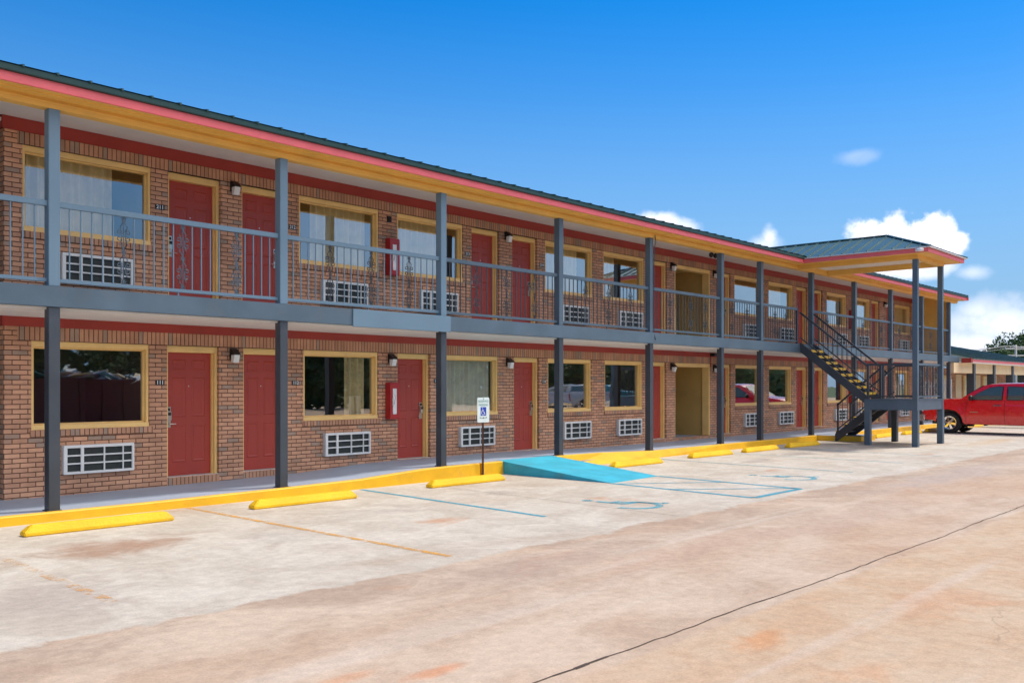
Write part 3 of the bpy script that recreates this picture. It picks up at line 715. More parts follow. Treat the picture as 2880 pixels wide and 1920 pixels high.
# ------------------------------------------------------------------ staircase
st=empty('outdoor_staircase',(28.1,-2.9,0),0,'dark grey steel staircase with yellow treads and raised landing below the hipped canopy','staircase')
so=Vector((28.1,-2.9,0))
def sp(mb,name,mat,**k):
    o=mb.build(name,mat,None,**k); o.parent=st; o.matrix_parent_inverse=Matrix.Translation(-so); return o
LX0,LX1,LY0,LY1,LZ=27.0,29.2,-3.55,-2.2,1.36
def flight(x0,x1,ya,za,yb,zb,n,nm):
    # from (ya,za) top to (yb,zb) bottom
    for x in (x0,x1):
        m=MB(); w=.02
        P=[(ya,za+.06),(yb,zb+.06),(yb,zb-.22),(ya,za-.24)]
        m.face([(x-w,y,z) for y,z in P]); m.face([(x+w,y,z) for y,z in P][::-1])
        for k in range(4):
            a=P[k]; b=P[(k+1)%4]; m.face([(x-w,*a),(x+w,*a),(x+w,*b),(x-w,*b)][::-1])
        sp(m,'stringer',M['slate'])
    for i in range(n):
        t=(i+1)/(n+1) if nm=='up' else (i+.7)/(n+.3)
        y=ya+(yb-ya)*t; z=za+(zb-za)*t
        d=abs(yb-ya)/(n+1)
        m=MB(); m.box(x0+.02,x1-.02,y-d*.45,y+d*.62,z-.035,z,0)
        nose=y-d*.45 if yb<ya else y+d*.62-.06
        s_=MB(); s_.box(x0+.02,x1-.02,nose-.004,nose+.13,z+.0005,z+.006)
        s_.box(x0+.02,x1-.02,nose-.008 if yb<ya else nose+.066,nose-.001 if yb<ya else nose+.07,z-.07,z+.006)
        tr=sp(m,'tread',M['slate']); s_.build('nosing',M['tread'],tr)
flight(27.03,27.99,-.10,3.03,-2.2,LZ,8,'up')
flight(28.2,29.18,-2.2,LZ,-.72,.18,5,'dn')
# landing
m=MB(); m.box(LX0,LX1,LY0,LY1,LZ-.05,LZ); sp(m,'landing_plate',M['slate'])
m=MB(); m.box(LX0-.07,LX0+.05,LY0+.07,LY1-.07,1.04,LZ-.03); m.box(LX1-.05,LX1+.07,LY0+.07,LY1-.07,1.04,LZ-.03); m.box(LX0+.07,LX1-.07,LY0-.06,LY0+.05,1.04,LZ-.03)
m.box(LX0-.085,LX1+.085,LY0-.075,LY0+.06,LZ-.03,LZ-.005); m.box(LX0-.085,LX0+.06,LY0+.06,LY1+.07,LZ-.03,LZ-.005)
sp(m,'landing_beam',M['steel'],bevel=.004)
for x,y,zt in ((LX0,LY0,5.34),(LX1,LY0,5.34),(LX0,LY1,LZ-.032),(LX1,LY1,LZ-.032)):
    h=.07
    m=MB()
    if zt>3: m.box(x-h-.012,x+h+.012,y-h-.012,y+h+.012,0,1.04); m.box(x-h,x+h,y-h,y+h,1.04,zt)
    else: m.box(x-h-.012,x+h+.012,y-h-.012,y+h+.012,0,zt)
    sp(m,'post',M['steel'] if (x==LX0 or y==LY0) else M['slate'],bevel=.005)
# landing rails: left side (along y) and front (along x)
def rail_side(x,ya,yb,zt,zb,n,scr=()):
    m=MB(); m.beam((x,ya,zt),(x,yb,zt),.045,.06); m.beam((x,ya,zb),(x,yb,zb),.03,.04)
    r=sp(m,'railing',M['slate']); b=MB()
    for i in range(1,n):
        y=ya+(yb-ya)*i/n; b.box(x-.007,x+.007,y-.007,y+.007,zb,zt)
    b.build('balusters',M['slate'],r,weld=False)
rail_side(LX0,LY0+.08,LY1-.0,2.36,1.43,9); rail_side(LX1,LY0+.08,LY1,2.36,1.43,9)
m=MB(); m.beam((LX0+.07,LY0,2.36),(LX1-.07,LY0,2.36),.045,.06); m.beam((LX0+.07,LY0,1.43),(LX1-.07,LY0,1.43),.03,.04); r=sp(m,'railing',M['steel']); b=MB()
sc=[LX0+.45,LX0+.95,LX0+1.75]
for i in range(1,15):
    x=LX0+.07+(LX1-LX0-.14)*i/15
    if all(abs(x-s_)>.08 for s_ in sc): b.box(x-.007,x+.007,LY0-.007,LY0+.007,1.43,2.34)
b.build('balusters',M['slate'],r,weld=False)
for s_ in sc:
    m=MB(); scroll(m,s_,LY0,1.45,2.33); m.build('scroll_panel',M['slate'],r,weld=False)
m=MB(); m.box(LX0-.03,LX0+.03,LY1-.03,LY1+.03,LZ,2.4); m.box(27.97,28.03,LY1-.03,LY1+.03,LZ,2.38); m.box(28.17,28.23,LY1-.03,LY1+.03,LZ,2.38)
m.box(28.17,28.22,-.83,-.78,.171,1.2); m.box(29.16,29.21,-.83,-.78,.171,1.2); sp(m,'newel',M['slate'])
def rail_slope(x,ya,za,yb,zb,n,h0=.93):
    m=MB(); m.beam((x,ya,za+h0),(x,yb,zb+h0),.04,.055); m.beam((x,ya,za+.16),(x,yb,zb+.16),.03,.035)
    r=sp(m,'stair_handrail',M['slate']); b=MB()
    for i in range(1,n):
        t=i/n; y=ya+(yb-ya)*t; z=za+(zb-za)*t; b.box(x-.007,x+.007,y-.007,y+.007,z+.15,z+h0-.02)
    b.build('balusters',M['slate'],r,weld=False)
for x in (27.0,28.02): rail_slope(x,-.1,3.08,-2.2,LZ+.02,14)
for x in (28.19,29.19): rail_slope(x,-2.2,LZ+.04,-.80,.22,9)

# ------------------------------------------------------------------ wheel stops
SX=[(4.06,5.87),(7.13,8.94),(10.64,12.46),(15.8,17.62),(19.2,20.97),(21.68,23.55),(24.25,26.05),(30.6,32.4),(33.3,35.1),(35.9,37.7),(38.8,40.6),(41.6,43.4)]
SL=['nearest yellow parking stop, in front of the window beside room 111','yellow parking stop in front of door 112, second from the left','yellow parking stop with the disabled parking sign standing behind it','yellow parking stop just right of the blue ramp','yellow parking stop in front of the downstairs passage, fifth from the left','yellow parking stop in front of the post pair right of the passage','small yellow parking stop nearest the staircase on its left',
 'yellow parking stop just behind the left leg of the stair landing','yellow parking stop between the legs of the stair landing','yellow parking stop under the nose of the red pickup','yellow parking stop seen under the red pickup behind its front wheel','farthest yellow parking stop, under the rear of the red pickup cab']
def stop_mb(L):
    m=MB(); w0,w1,h=.085,.05,.125; a=L/2; e=.09
    lo=[(-a,-w0,0),(a,-w0,0),(a,w0,0),(-a,w0,0)]; mi=[(-a,-w0,.045),(a,-w0,.045),(a,w0,.045),(-a,w0,.045)]; hi=[(-a+e,-w1,h),(a-e,-w1,h),(a-e,w1,h),(-a+e,w1,h)]
    for r0,r1 in ((lo,mi),(mi,hi)):
        for k in range(4):
            t=(k+1)%4; m.face([r0[k],r0[t],r1[t],r1[k]])
    m.face(hi); m.face(lo[::-1]); return m
s0=stop_mb(1.81).build('wheel_stop',M['stop'],bevel=.012)
for i,(a,b) in enumerate(SX):
    o=s0 if i==0 else s0.copy()
    if i: C.objects.link(o)
    yb=[-1.16,-1.06,-.95,-1.06,-.95,-1.0,-1.03,-1.05,-1.05,-1.0,-1.0,-1.0][i]
    o.location=((a+b)/2,yb,.001); o.rotation_euler.z=R([-1.2,-.8,-1.5,-1.5,-3,-1,-3,0,0,0,0,0][i]); tag(o,SL[i],'parking stop','yellow wheel stops along the kerb')

# ------------------------------------------------------------------ air conditioners
def make_ac():
    r=empty('air_conditioner'); W,H,D=1.06,.43,.12
    m=MB(); m.box(-W/2,W/2,-.06,.02,0,H); m.build('sleeve',M['grille'],r,bevel=.006)
    m=MB(); m.box(-W/2+.05,W/2-.03,-.064,-.061,.04,H-.04); m.build('coil',M['dark'],r)
    m=MB(); y0,y1=-.10,-.066
    m.box(-W/2,W/2,y0,y1,H-.04,H); m.box(-W/2,W/2,y0,y1,0,.035); m.box(-W/2,-W/2+.05,y0,y1,.035,H-.04); m.box(W/2-.03,W/2,y0,y1,.035,H-.04)
    for x,w in ((-.26,.045),(.07,.02),(.36,.016)): m.box(x-w/2,x+w/2,y0+.003,y1,.035,H-.04)
    for z in (.155,.275): m.box(-W/2+.05,W/2-.03,y0+.006,y1,z-.011,z+.011)
    m.build('front_grille',M['white'],r,bevel=.003)
    m=MB()
    for i in range(40):
        z=.045+i*.0085; m.box(-W/2+.05,W/2-.03,-.066,-.0642,z,z+.002)
    return r
ac0=make_ac(); index_kids(ac0)
low_ac=[5.6+.52,10.83,14.37,17.92,20.18,27.1,29.5,34.15,36.4,41.0]; up_ac=[6.1,10.77,13.22,17.84,20.23,27.06,29.58,34.15,36.4,41.0]
lowWn=['window left of room 111','downstairs window of room 112','curtained window behind the parking sign','window right of plate 114, behind the blue ramp','second window to the right of door 114','first window right of the ground floor passage','second window right of the ground floor passage','window behind the staircase','window behind the stair landing','last ground floor window before the low wing']
upWn=['window left of room 211','window of room 212','curtained window right of the upper fire cabinet','window right of plate 214','second window to the right of door 214','first window right of the upper passage','second window right of the upper passage','first window right of the stair head','window right of the far upper fire cabinet','last upstairs window beside the yellow end wall']
first=True
for fl,(xs,wn,z) in enumerate(((low_ac,lowWn,.43),(up_ac,upWn,3.285))):
    for x,wd in zip(xs,wn):
        o=ac0 if first else copy_tree(ac0); first=False
        o.location=(x,YW-.0,z); tag(o,('white air conditioner below the ' if fl==0 else 'gallery air conditioner below the ')+wd,'air conditioner','air conditioners set in the brick wall under the windows')
# wall lamps
def make_lamp():
    r=empty('wall_lamp'); m=MB(); m.box(-.055,.055,-.05,0,.06,.24)
    m.face([(-.06,-.16,.15),(.06,-.16,.15),(.06,-.05,.24),(-.06,-.05,.24)]);m.face([(-.06,-.16,.13),(-.06,-.16,.15),(-.06,-.05,.24),(-.06,-.05,.13)][::-1]);m.face([(.06,-.16,.13),(.06,-.16,.15),(.06,-.05,.24),(.06,-.05,.13)]);m.face([(-.06,-.16,.13),(.06,-.16,.13),(.06,-.16,.15),(-.06,-.16,.15)])
    m.build('lamp_body',M['black'],r)
    m=MB(); m.face([(-.052,-.155,.13),(.052,-.155,.13),(.052,-.12,0),(-.052,-.12,0)][::-1]); m.face([(-.052,-.155,.13),(-.052,-.12,0),(-.052,-.051,0),(-.052,-.051,.13)]);m.face([(.052,-.155,.13),(.052,-.12,0),(.052,-.051,0),(.052,-.051,.13)][::-1]);m.face([(-.052,-.12,0),(.052,-.12,0),(.052,-.051,0),(-.052,-.051,0)])
    m.build('lamp_shade',M['lens'],r); return r
l0=make_lamp(); index_kids(l0)
lamps=[(8.42,2.14,'between the two downstairs doors beside plate 111'),(11.93,2.14,'above the lower fire extinguisher cabinet'),(15.42,2.14,'left of the downstairs door behind the parking sign'),(22.33,2.14,'on the left side of the downstairs passage'),(24.72,2.14,'on the right side of the downstairs passage'),
 (8.43,5.0,'between the two upstairs doors beside plate 211'),(15.37,5.0,'between the two upstairs doors right of plate 213'),(22.33,5.0,'on the left side of the upstairs passage'),(24.7,5.0,'on the right side of the upstairs passage'),(31.55,2.14,'between the two doors behind the stair flight, downstairs'),(31.52,5.0,'between the two doors at the stair head, upstairs'),(38.75,5.0,'between the last two upstairs doors'),(38.75,2.14,'between the last two downstairs doors')]
for i,(x,z,w_) in enumerate(lamps):
    o=l0 if i==0 else copy_tree(l0); o.location=(x,YW,z); tag(o,'black wall lamp with white glass '+w_,'wall lamp','wall lamps along both storeys')
# number plates
for x,z,t in ((7.12,1.755,'111'),(9.7,1.755,'112'),(13.2,1.8,'113'),(16.70,1.8,'114'),(7.12,4.57,'211'),(9.63,4.57,'212'),(14.12,4.57,'213'),(16.62,4.57,'214')):
    r=empty('room_number_sign',(x,YW,z),0,'small black room number plate reading %s in white digits'%t,'room number','room number plates')
    m=MB(); m.box(-.075,.075,-.008,0,0,.085); m.build('plate',M['black'],r)
    text_mesh(t,.085,M['white'],'digits',r,(0,-.0095,.042),(R(90),0,0),.0008,.002)
# fire extinguisher cabinets
def make_fc():
    r=empty('fire_extinguisher_cabinet'); w,h,d=.135,.73,.13
    m=MB(); m.box(-w,w,-d,-.0,0,h); m.build('cabinet_box',M['firered'],r,bevel=.008)
    m=MB(); y=-d-.012
    m.box(-w+.01,-.055,y,-d,.02,h-.02); m.box(.055,w-.01,y,-d,.02,h-.02); m.box(-.055,.055,y,-d,.02,.10); m.box(-.055,.055,y,-d,h-.12,h-.02)
    dd=m.build('cabinet_door',M['firered'],r,bevel=.003)
    m=MB(); m.box(-.07,-.058,y-.03,y,.28,.42); m.build('pull_handle',M['white'],dd)
    m=MB(); m.box(-.054,.054,-d-.004,-d-.001,.10,h-.12); m.build('window_strip',M['lens'],r)
    m=MB(); m.lathe([(0,.04),(.28,.042),(.33,.02),(.36,.012)],'z',14,(.0,-d+.05,.12)); m.tube([(0,-d-.006,.5),(.02,-d-.008,.44),(0,-d-.008,.36),(-.02,-d-.008,.3)],.008,6); m.build('extinguisher',M['grille'],r,smooth=True)
    return r
f0=make_fc(); index_kids(f0)
for i,(x,z,t) in enumerate(((11.94,1.08,'on the ground floor brick pier left of the third downstairs door'),(11.94,3.94,'on the upper gallery pier between two curtained windows'),(35.15,1.08,'on the ground floor behind the stair landing'),(35.2,3.94,'on the upper gallery right of the stair head'))):
    o=f0 if i==0 else copy_tree(f0); o.location=(x,YW,z); tag(o,'red fire extinguisher cabinet '+t,'cabinet','red fire extinguisher cabinets')
# vent, floodlights, cameras, white bin in the passage
m=MB(); m.box(-.05,.05,-.03,0,0,.12); m.box(-.04,.04,-.04,-.03,.02,.1); o=m.build('wall_vent',M['black'],bevel=.003,loc=(11.9,YW,5.0)); tag(o,'small black vent high on the pier above the upper fire cabinet','vent')
r=empty('twin_floodlight',(23.2,.75,5.585),0,'pair of small dark floodlights on the upper ceiling near the passage','floodlight')
for sx in (-.12,.12):
    m=MB(); m.tube([(sx,0,0),(sx,0,-.06)],.012,6); m.lathe([(-.06,.03),(-.10,.07),(-.17,.06),(-.2,.02)],'z',12,(sx,0,0)); m.build('lamp_head',M['black'],r,smooth=True)
m=MB(); m.box(-.15,.15,-.04,.04,-.02,0); m.build('base',M['black'],r)
r=empty('security_camera',(24.5,YW-.03,2.6),0,'dark security camera box on the red trim over the ground floor passage','camera')
m=MB(); m.box(-.07,.07,-.16,-.0,.03,.12); m.build('camera_body',M['black'],r,bevel=.006); m=MB(); m.tube([(0,.01,.03),(0,.01,-.3)],.015,6); m.build('cable',M['red'],r)
r=empty('security_camera',(26.47,-3.85,5.5),0,'white security camera on the corner of the canopy fascia','camera')
m=MB(); m.box(-.09,-.0,-.05,.05,-.01,.06); m.build('bracket',M['white'],r); m=MB(); m.lathe([(-.12,.0),(-.12,.045),(.08,.045),(.1,.0)],'y',12,(-.13,0,-.0)); m.build('camera_body',M['white'],r,smooth=True)
r=empty('white_cabinet',(24.15,3.0,3.04),0,'tall white round-topped cabinet inside the upstairs passage','cabinet')
m=MB(); m.box(-.22,.22,-.3,.3,0,.95); 
for k in range(8):
    a0=math.pi*k/8;a1=math.pi*(k+1)/8
    P=lambda a:(-.22*math.cos(a),.95+.2*math.sin(a))
    p,q=P(a0),P(a1); m.face([(p[0],-.3,p[1]),(q[0],-.3,q[1]),(q[0],.3,q[1]),(p[0],.3,p[1])]); m.face([(p[0],-.3,p[1]),(0,-.3,.95),(q[0],-.3,q[1])])
m.build('cabinet_body',M['white'],r); m=MB(); m.box(-.17,.17,-.31,-.3,.1,.55); m.build('cabinet_door',M['signwhite'],r,bevel=.004)

# ------------------------------------------------------------------ disabled parking sign
r=empty('disabled_parking_sign',(12.69,-.235,0),0,'white reserved parking sign with blue wheelchair symbol on a thin rusty post at the kerb','sign')
m=MB(); m.box(-.016,.016,-.004,.004,0,1.5); m.box(-.02,-.014,-.016,.0,0,1.5); m.box(.014,.02,-.016,0,0,1.5); m.build('sign_post',M['rust'],r)
m=MB(); W,H=.165,.24; c=.03; z0=1.28
pts=[]
for cx,cz,a0 in ((W-c,H-c,0),(-W+c,H-c,90),(-W+c,-H+c,180),(W-c,-H+c,270)):
    for k in range(5): a=R(a0+k*22.5); pts.append((cx+c*math.cos(a),cz+c*math.sin(a)))
fr_=[(x,-.022,z0+z) for x,z in pts]; bk=[(x,-.018,z0+z) for x,z in pts]
m.face(fr_[::-1]); m.face(bk)
for k in range(len(pts)): m.face([fr_[k],bk[k],bk[(k+1)%len(pts)],fr_[(k+1)%len(pts)]])
plate=m.build('sign_plate',M['signwhite'],r)
text_mesh('RESERVED',.062,M['signgreen'],'lettering',plate,(0,-.0235,z0+.165),(R(90),0,0),.0006)
text_mesh('PARKING',.062,M['signgreen'],'lettering',plate,(0,-.0235,z0+.095),(R(90),0,0),.0006)
m=MB(); m.box(-.078,.078,-.0235,-.0225,z0-.11,z0+.055); m.build('symbol_panel',M['signblue'],plate)
m=MB()
def flat(pts,w,y):
    for a,b in zip(pts,pts[1:]):
        a=Vector((a[0],y,a[1]));b=Vector((b[0],y,b[1]));d=(b-a).normalized();n=Vector((d.z,0,-d.x))*w/2
        m.face([a-n,b-n,b+n,a+n])
zc=z0-.055
flat([(-.012+.042*math.cos(R(t)),zc+.005+.042*math.sin(R(t))) for t in range(110,381,15)],.012,-.0245)
flat([(-.02,zc+.072),(-.012,zc+.02),(.022,zc+.018),(.04,zc-.028),(.052,zc-.024)],.012,-.0246)
flat([(-.018,zc+.05),(.016,zc+.048)],.01,-.0247)
flat([(-.022+.006*math.cos(R(t)),zc+.092+.006*math.sin(R(t))) for t in range(0,361,45)],.012,-.0247)
m.build('wheelchair_symbol',M['white'],plate,weld=False)
m=MB(); flat([(-.1,z0-.15),(.1,z0-.15)],.008,-.0237); flat([(-.1,z0-.15),(-.08,z0-.138)],.008,-.0238); flat([(.1,z0-.15),(.08,z0-.138)],.008,-.0238); m.lathe([(-.006,0),(-.006,.011),(0,.012)],'y',10,(0,-.0235,z0-.15)); m.lathe([(-.006,0),(-.006,.008),(0,.009)],'y',10,(0,-.0235,z0+.215)); m.build('arrow',M['black'],plate,weld=False)

# ------------------------------------------------------------------ pickup truck
def xw(y,z,cab=False):
    if cab: 
        t=max(0,min(1,(z-1.24)/.6)); return .93-.16*t-.08*t*t
    x=.985-.10*max(0,(z-.85)/.45)**2-.05*max(0,(.7-z)/.35)**2
    if y>2.3: x-=.16*((y-2.3)/.65)**2
    if y<-2.6: x-=.03*((-2.6-y)/.3)
    # flared arches
    for c in (1.94,-1.76):
        d=math.hypot(y-c,z-.42)
        if d<.62: x+=.035*max(0,1-abs(d-.50)/.13)
    return x
def side_solid(outline,ys,zs,cab,crown=0):
    bm=bmesh.new(); vs=[bm.verts.new((0,y,z)) for y,z in outline]; f=bm.faces.new(vs)
    bmesh.ops.triangulate(bm,faces=[f])
    for z in zs: bmesh.ops.bisect_plane(bm,geom=bm.verts[:]+bm.edges[:]+bm.faces[:],plane_co=(0,0,z),plane_no=(0,0,1),dist=1e-5)
    for y in ys: bmesh.ops.bisect_plane(bm,geom=bm.verts[:]+bm.edges[:]+bm.faces[:],plane_co=(0,y,0),plane_no=(0,1,0),dist=1e-5)
    bound=[e for e in bm.edges if len(e.link_faces)==1]
    m=MB()
    for f in bm.faces:
        p=[(v.co.y,v.co.z) for v in f.verts]
        m.face([(-xw(y,z,cab),y,z) for y,z in p]); m.face([(xw(y,z,cab),y,z) for y,z in p][::-1])
    for e in bound:
        a,b=[(v.co.y,v.co.z) for v in e.verts]
        top=1 if (a[1]>1.0 and b[1]>1.0) else 0
        K=8
        def pt(q,t):
            X=xw(*q,cab)*t
            zz=q[1]+(crown*(1-t*t) if top else 0)
            yy=q[0]+(.10*(1-t*t) if (q[0]>2.7) else 0)
            return (X,yy,zz)
        for k in range(K):
            t0=-1+2*k/K;t1=-1+2*(k+1)/K
            m.face([pt(a,t0),pt(b,t0),pt(b,t1),pt(a,t1)])
    bm.free(); return m
def side_panel(m,P,off,cab=True):
    bm=bmesh.new(); f=bm.faces.new([bm.verts.new((0,y,z)) for y,z in P]); bmesh.ops.triangulate(bm,faces=[f])
    z=.3
    while z<1.8:
        bmesh.ops.bisect_plane(bm,geom=bm.verts[:]+bm.edges[:]+bm.faces[:],plane_co=(0,0,z),plane_no=(0,0,1),dist=1e-5); z+=.05
    for f in bm.faces:
        p=[(v.co.y,v.co.z) for v in f.verts]
        for sg in (-1,1): 
            q=[(sg*(xw(y,z,cab)+off),y,z) for y,z in p]; m.face(q if sg>0 else q[::-1])
    bm.free()
def smooth_angle(o,ang=35):
    me=o.data; bm=bmesh.new(); bm.from_mesh(me); bmesh.ops.recalc_face_normals(bm,faces=bm.faces[:])
    for f in bm.faces: f.smooth=True
    for e in bm.edges:
        if len(e.link_faces)==2 and e.calc_face_angle(0)>R(ang): e.smooth=False
    bm.to_mesh(me); bm.free()
def make_truck(name,pm,label,cat,grp=None):
    r=empty(name,(0,0,0),0,label,cat,grp)
    arch=lambda c,rr:[(c+rr*math.cos(R(t)),.40+rr*math.sin(R(t))) for t in range(0,181,12)]
    ol=[(2.86,.50),(2.90,.80),(2.88,1.0),(2.80,1.10),(2.5,1.18),(2.05,1.235),(1.55,1.275),(1.2,1.26),(.2,1.25),(-.72,1.25),(-.80,1.25),(-.82,1.29),(-2.93,1.29),(-2.95,.9),(-2.93,.50)]
    rear=[(-1.76+.47*math.cos(R(t)),.42+.47*math.sin(R(t))) for t in range(180,-1,-12)]
    front=[(1.94+.475*math.cos(R(t)),.42+.475*math.sin(R(t))) for t in range(180,-1,-12)]
    bot=[(-2.3,.45)]+[(y,max(z,.40)) for y,z in rear]+[(-1.2,.36),(1.40,.36)]+[(y,max(z,.40)) for y,z in front]+[(2.5,.48)]
    m=side_solid(ol+bot,[-2.7,-2.3,-1.2,-.5,.5,1.3,1.6,2.0,2.3,2.5,2.65,2.78],[.55,.7,.8,.9,1.0,1.08,1.16,1.22],False,.05)
    body=m.build('body',pm,r); smooth_angle(body)
    cab=[(1.56,1.24),(1.50,1.30),(1.12,1.55),(.80,1.74),(.62,1.785),(.3,1.81),(-.4,1.82),(-.70,1.79),(-.80,1.70),(-.84,1.24)]
    m=side_solid(cab,[-.5,0,.5,1.0,1.3],[1.3,1.4,1.5,1.6,1.7,1.76],True,.03)
    o=m.build('cab',pm,r); smooth_angle(o,28)
    gl=MB(); tr=MB()
    f_=[(1.20,1.245),(1.17,1.31),(.98,1.47),(.62,1.665),(.40,1.70),(.19,1.70),(.19,1.245)]
    b_=[(.02,1.245),(.0,1.27),(.0,1.67),(.03,1.70),(-.42,1.69),(-.50,1.64),(-.50,1.29),(-.46,1.245)]
    for P in (f_,b_):
        cen=(sum(p[0] for p in P)/len(P),sum(p[1] for p in P)/len(P))
        P2=[(cen[0]+(y-cen[0])*1.06,cen[1]+(z-cen[1])*1.07) for y,z in P]
        side_panel(gl,P,.016); side_panel(tr,P2,.010)
    # windscreen and rear screen
    for (ya,za),(yb,zb) in (((1.47,1.32),(.86,1.715)),((-.842,1.33),(-.812,1.68))):
        o_=.012 if ya>0 else -.008
        gl.face([(-xw(ya,za,True)+.07,ya+o_,za+o_),(xw(ya,za,True)-.07,ya+o_,za+o_),(xw(yb,zb,True)-.06,yb+o_,zb+abs(o_)+.02),(-xw(yb,zb,True)+.06,yb+o_,zb+abs(o_)+.02)])
    gl.build('side_windows',M['carglass'],r,weld=False); tr.build('window_trim',M['black'],r,weld=False)
    dk=MB(); dk.box(-.55,.55,-.7,1.0,1.2,1.55); dk.build('cabin_interior',M['black'],r)
    # seams
    sm=MB()
    def seam(P):
        for (ya,za),(yb,zb) in zip(P,P[1:]):
            for sg in (-1,1):
                n=6
                for k in range(n):
                    p=(ya+(yb-ya)*k/n,za+(zb-za)*k/n); q=(ya+(yb-ya)*(k+1)/n,za+(zb-za)*(k+1)/n)
                    w=.005
                    d=Vector((q[0]-p[0],q[1]-p[1])).normalized()*w
                    F=lambda y,z:(sg*(xw(y,z)+.004),y,z)
                    sm.face([F(p[0]-d.y,p[1]+d.x),F(q[0]-d.y,q[1]+d.x),F(q[0]+d.y,q[1]-d.x),F(p[0]+d.y,p[1]-d.x)])
    seam([(.10,1.22),(.10,.42)]); seam([(1.32,1.22),(1.36,.9),(1.36,.42)]); seam([(-.62,1.22),(-.62,.8),(-.9,.5)]); seam([(-.82,1.24),(-.82,.42)])
    sm.build('door_seams',M['black'],r,weld=False)
    ch=MB()
    for sg in (-1,1):
        ch=MB(); ch.box(sg*.99-.018,sg*.99+.018,.20,.46,1.02,1.055); ch.build('door_handle',M['carchrome'],r,bevel=.01)
        ch=MB(); ch.box(sg*1.0-.05,sg*1.0+.05,-.62,1.28,.235,.285); ch.build('running_board',M['carchrome'],r,bevel=.01)
    m=MB(); m.box(-.93,.93,2.80,3.02,.44,.68); m.build('front_bumper',M['carchrome'],r,bevel=.03)
    m=MB(); m.box(-.90,.90,-3.08,-2.94,.46,.66); m.build('rear_bumper',M['carchrome'],r,bevel=.03)
    m=MB(); m.box(-.55,.55,2.93,2.99,.72,1.04); g_=m.build('radiator_grille',M['black'],r,bevel=.01)
    m=MB(); m.box(-.55,.55,2.985,3.0,.86,.90); m.build('grille_bar',M['carchrome'],g_)
    for sg in (-1,1):
        m=MB(); m.box(min(sg*.57,sg*.86),max(sg*.57,sg*.86),2.78,2.93,.76,1.02); m.build('headlight',M['lens'],r,bevel=.03)
        m=MB(); m.box(min(sg*.84,sg*.95),max(sg*.84,sg*.95),-2.965,-2.93,.8,1.2); m.build('tail_light',M['firered'],r)
        m=MB(); m.lathe([(-.05,.0),(-.05,.09),(.05,.1),(.08,.05),(.08,0)],'y',14,(sg*1.08,1.16,1.30)); m.tube([(sg*.93,1.16,1.27),(sg*1.06,1.16,1.29)],.02,6); m.build('mirror',M['black'],r,smooth=True)
        m=MB(); m.box(min(sg*.993,sg*1.0),max(sg*.993,sg*1.0),.95,1.22,.78,.80); m.build('badge',M['chrome'],r)
    for c in (1.94,-1.76):
        for sg in (-1,1):
            m=MB(); X=sg*.82
            prof=[(-.11,.25),(-.125,.30),(-.12,.36),(-.09,.385),(.09,.385),(.12,.36),(.125,.30),(.11,.25)]
            m.lathe([(a,b) for a,b in prof],'x',36,(X,c,.387))
            w_=m.build('wheel',M['tyre'],r,smooth=True)
            m=MB(); m.lathe([(sg*.10,.25),(sg*.115,.245),(sg*.11,.225),(sg*.02,.215),(sg*-.05,.0)],'x',36,(X,c,.387))
            for k in range(6):
                a=2*math.pi*k/6+.2
                d=(math.cos(a),math.sin(a)); n_=(-d[1],d[0]); W1,W2=.028,.048
                def q(rr,ww,xx): return (X+sg*xx,c+d[0]*rr+n_[0]*ww,.387+d[1]*rr+n_[1]*ww)
                m.face([q(.03,-W1,.10),q(.235,-W2,.09),q(.235,W2,.09),q(.03,W1,.10)]); 
                for s_ in (-1,1): m.face([q(.03,s_*W1,.10),q(.235,s_*W2,.09),q(.235,s_*W2,.04),q(.03,s_*W1,.04)])
            m.lathe([(sg*.115,.0),(sg*.115,.045),(sg*.09,.06)],'x',16,(X,c,.387))
            m.build('rim',M['carchrome'],w_,weld=False)
            m=MB(); m.lathe([(sg*.012,.0),(sg*.012,.21)],'x',20,(X,c,.387)); m.build('brake_disc',M['black'],w_)
            m=MB(); m.box(min(X,X-sg*.3),max(X,X-sg*.3),c-.46,c+.46,.45,.88); m.build('wheel_arch',M['black'],r)
    m=MB(); m.box(-.7,.7,-2.7,2.6,.34,.44); m.build('chassis',M['black'],r)
    return r
truck=make_truck('pickup_truck',M['carred'],'glossy red extended cab pickup truck parked nose to the kerb at the right edge','pickup truck')
truck.location=(36.5,-3.85,0)
# vehicles across the lot that mirror in the panes
def recolor(o,mat):
    for ch in list(C.objects):
        if ch.parent==o and ch.name.split('.')[0] in('body','cab'):
            ch.data=ch.data.copy(); ch.data.materials[0]=mat
kids.clear(); index_kids(truck)
for x,y,rz,mt,lb in ((46,-24,8,M['carwhite'],'white pickup truck parked across the lot, mirrored in the panes'),(57,-26,-6,M['carteal'],'teal pickup truck parked across the lot, mirrored in the panes'),(51.5,-25,0,M['carsilver'],'silver pickup truck parked across the lot, mirrored in the panes')):
    o=copy_tree(truck); o.location=(x,y,0); o.rotation_euler.z=R(180+rz); tag(o,lb,'pickup truck'); recolor(o,mt)
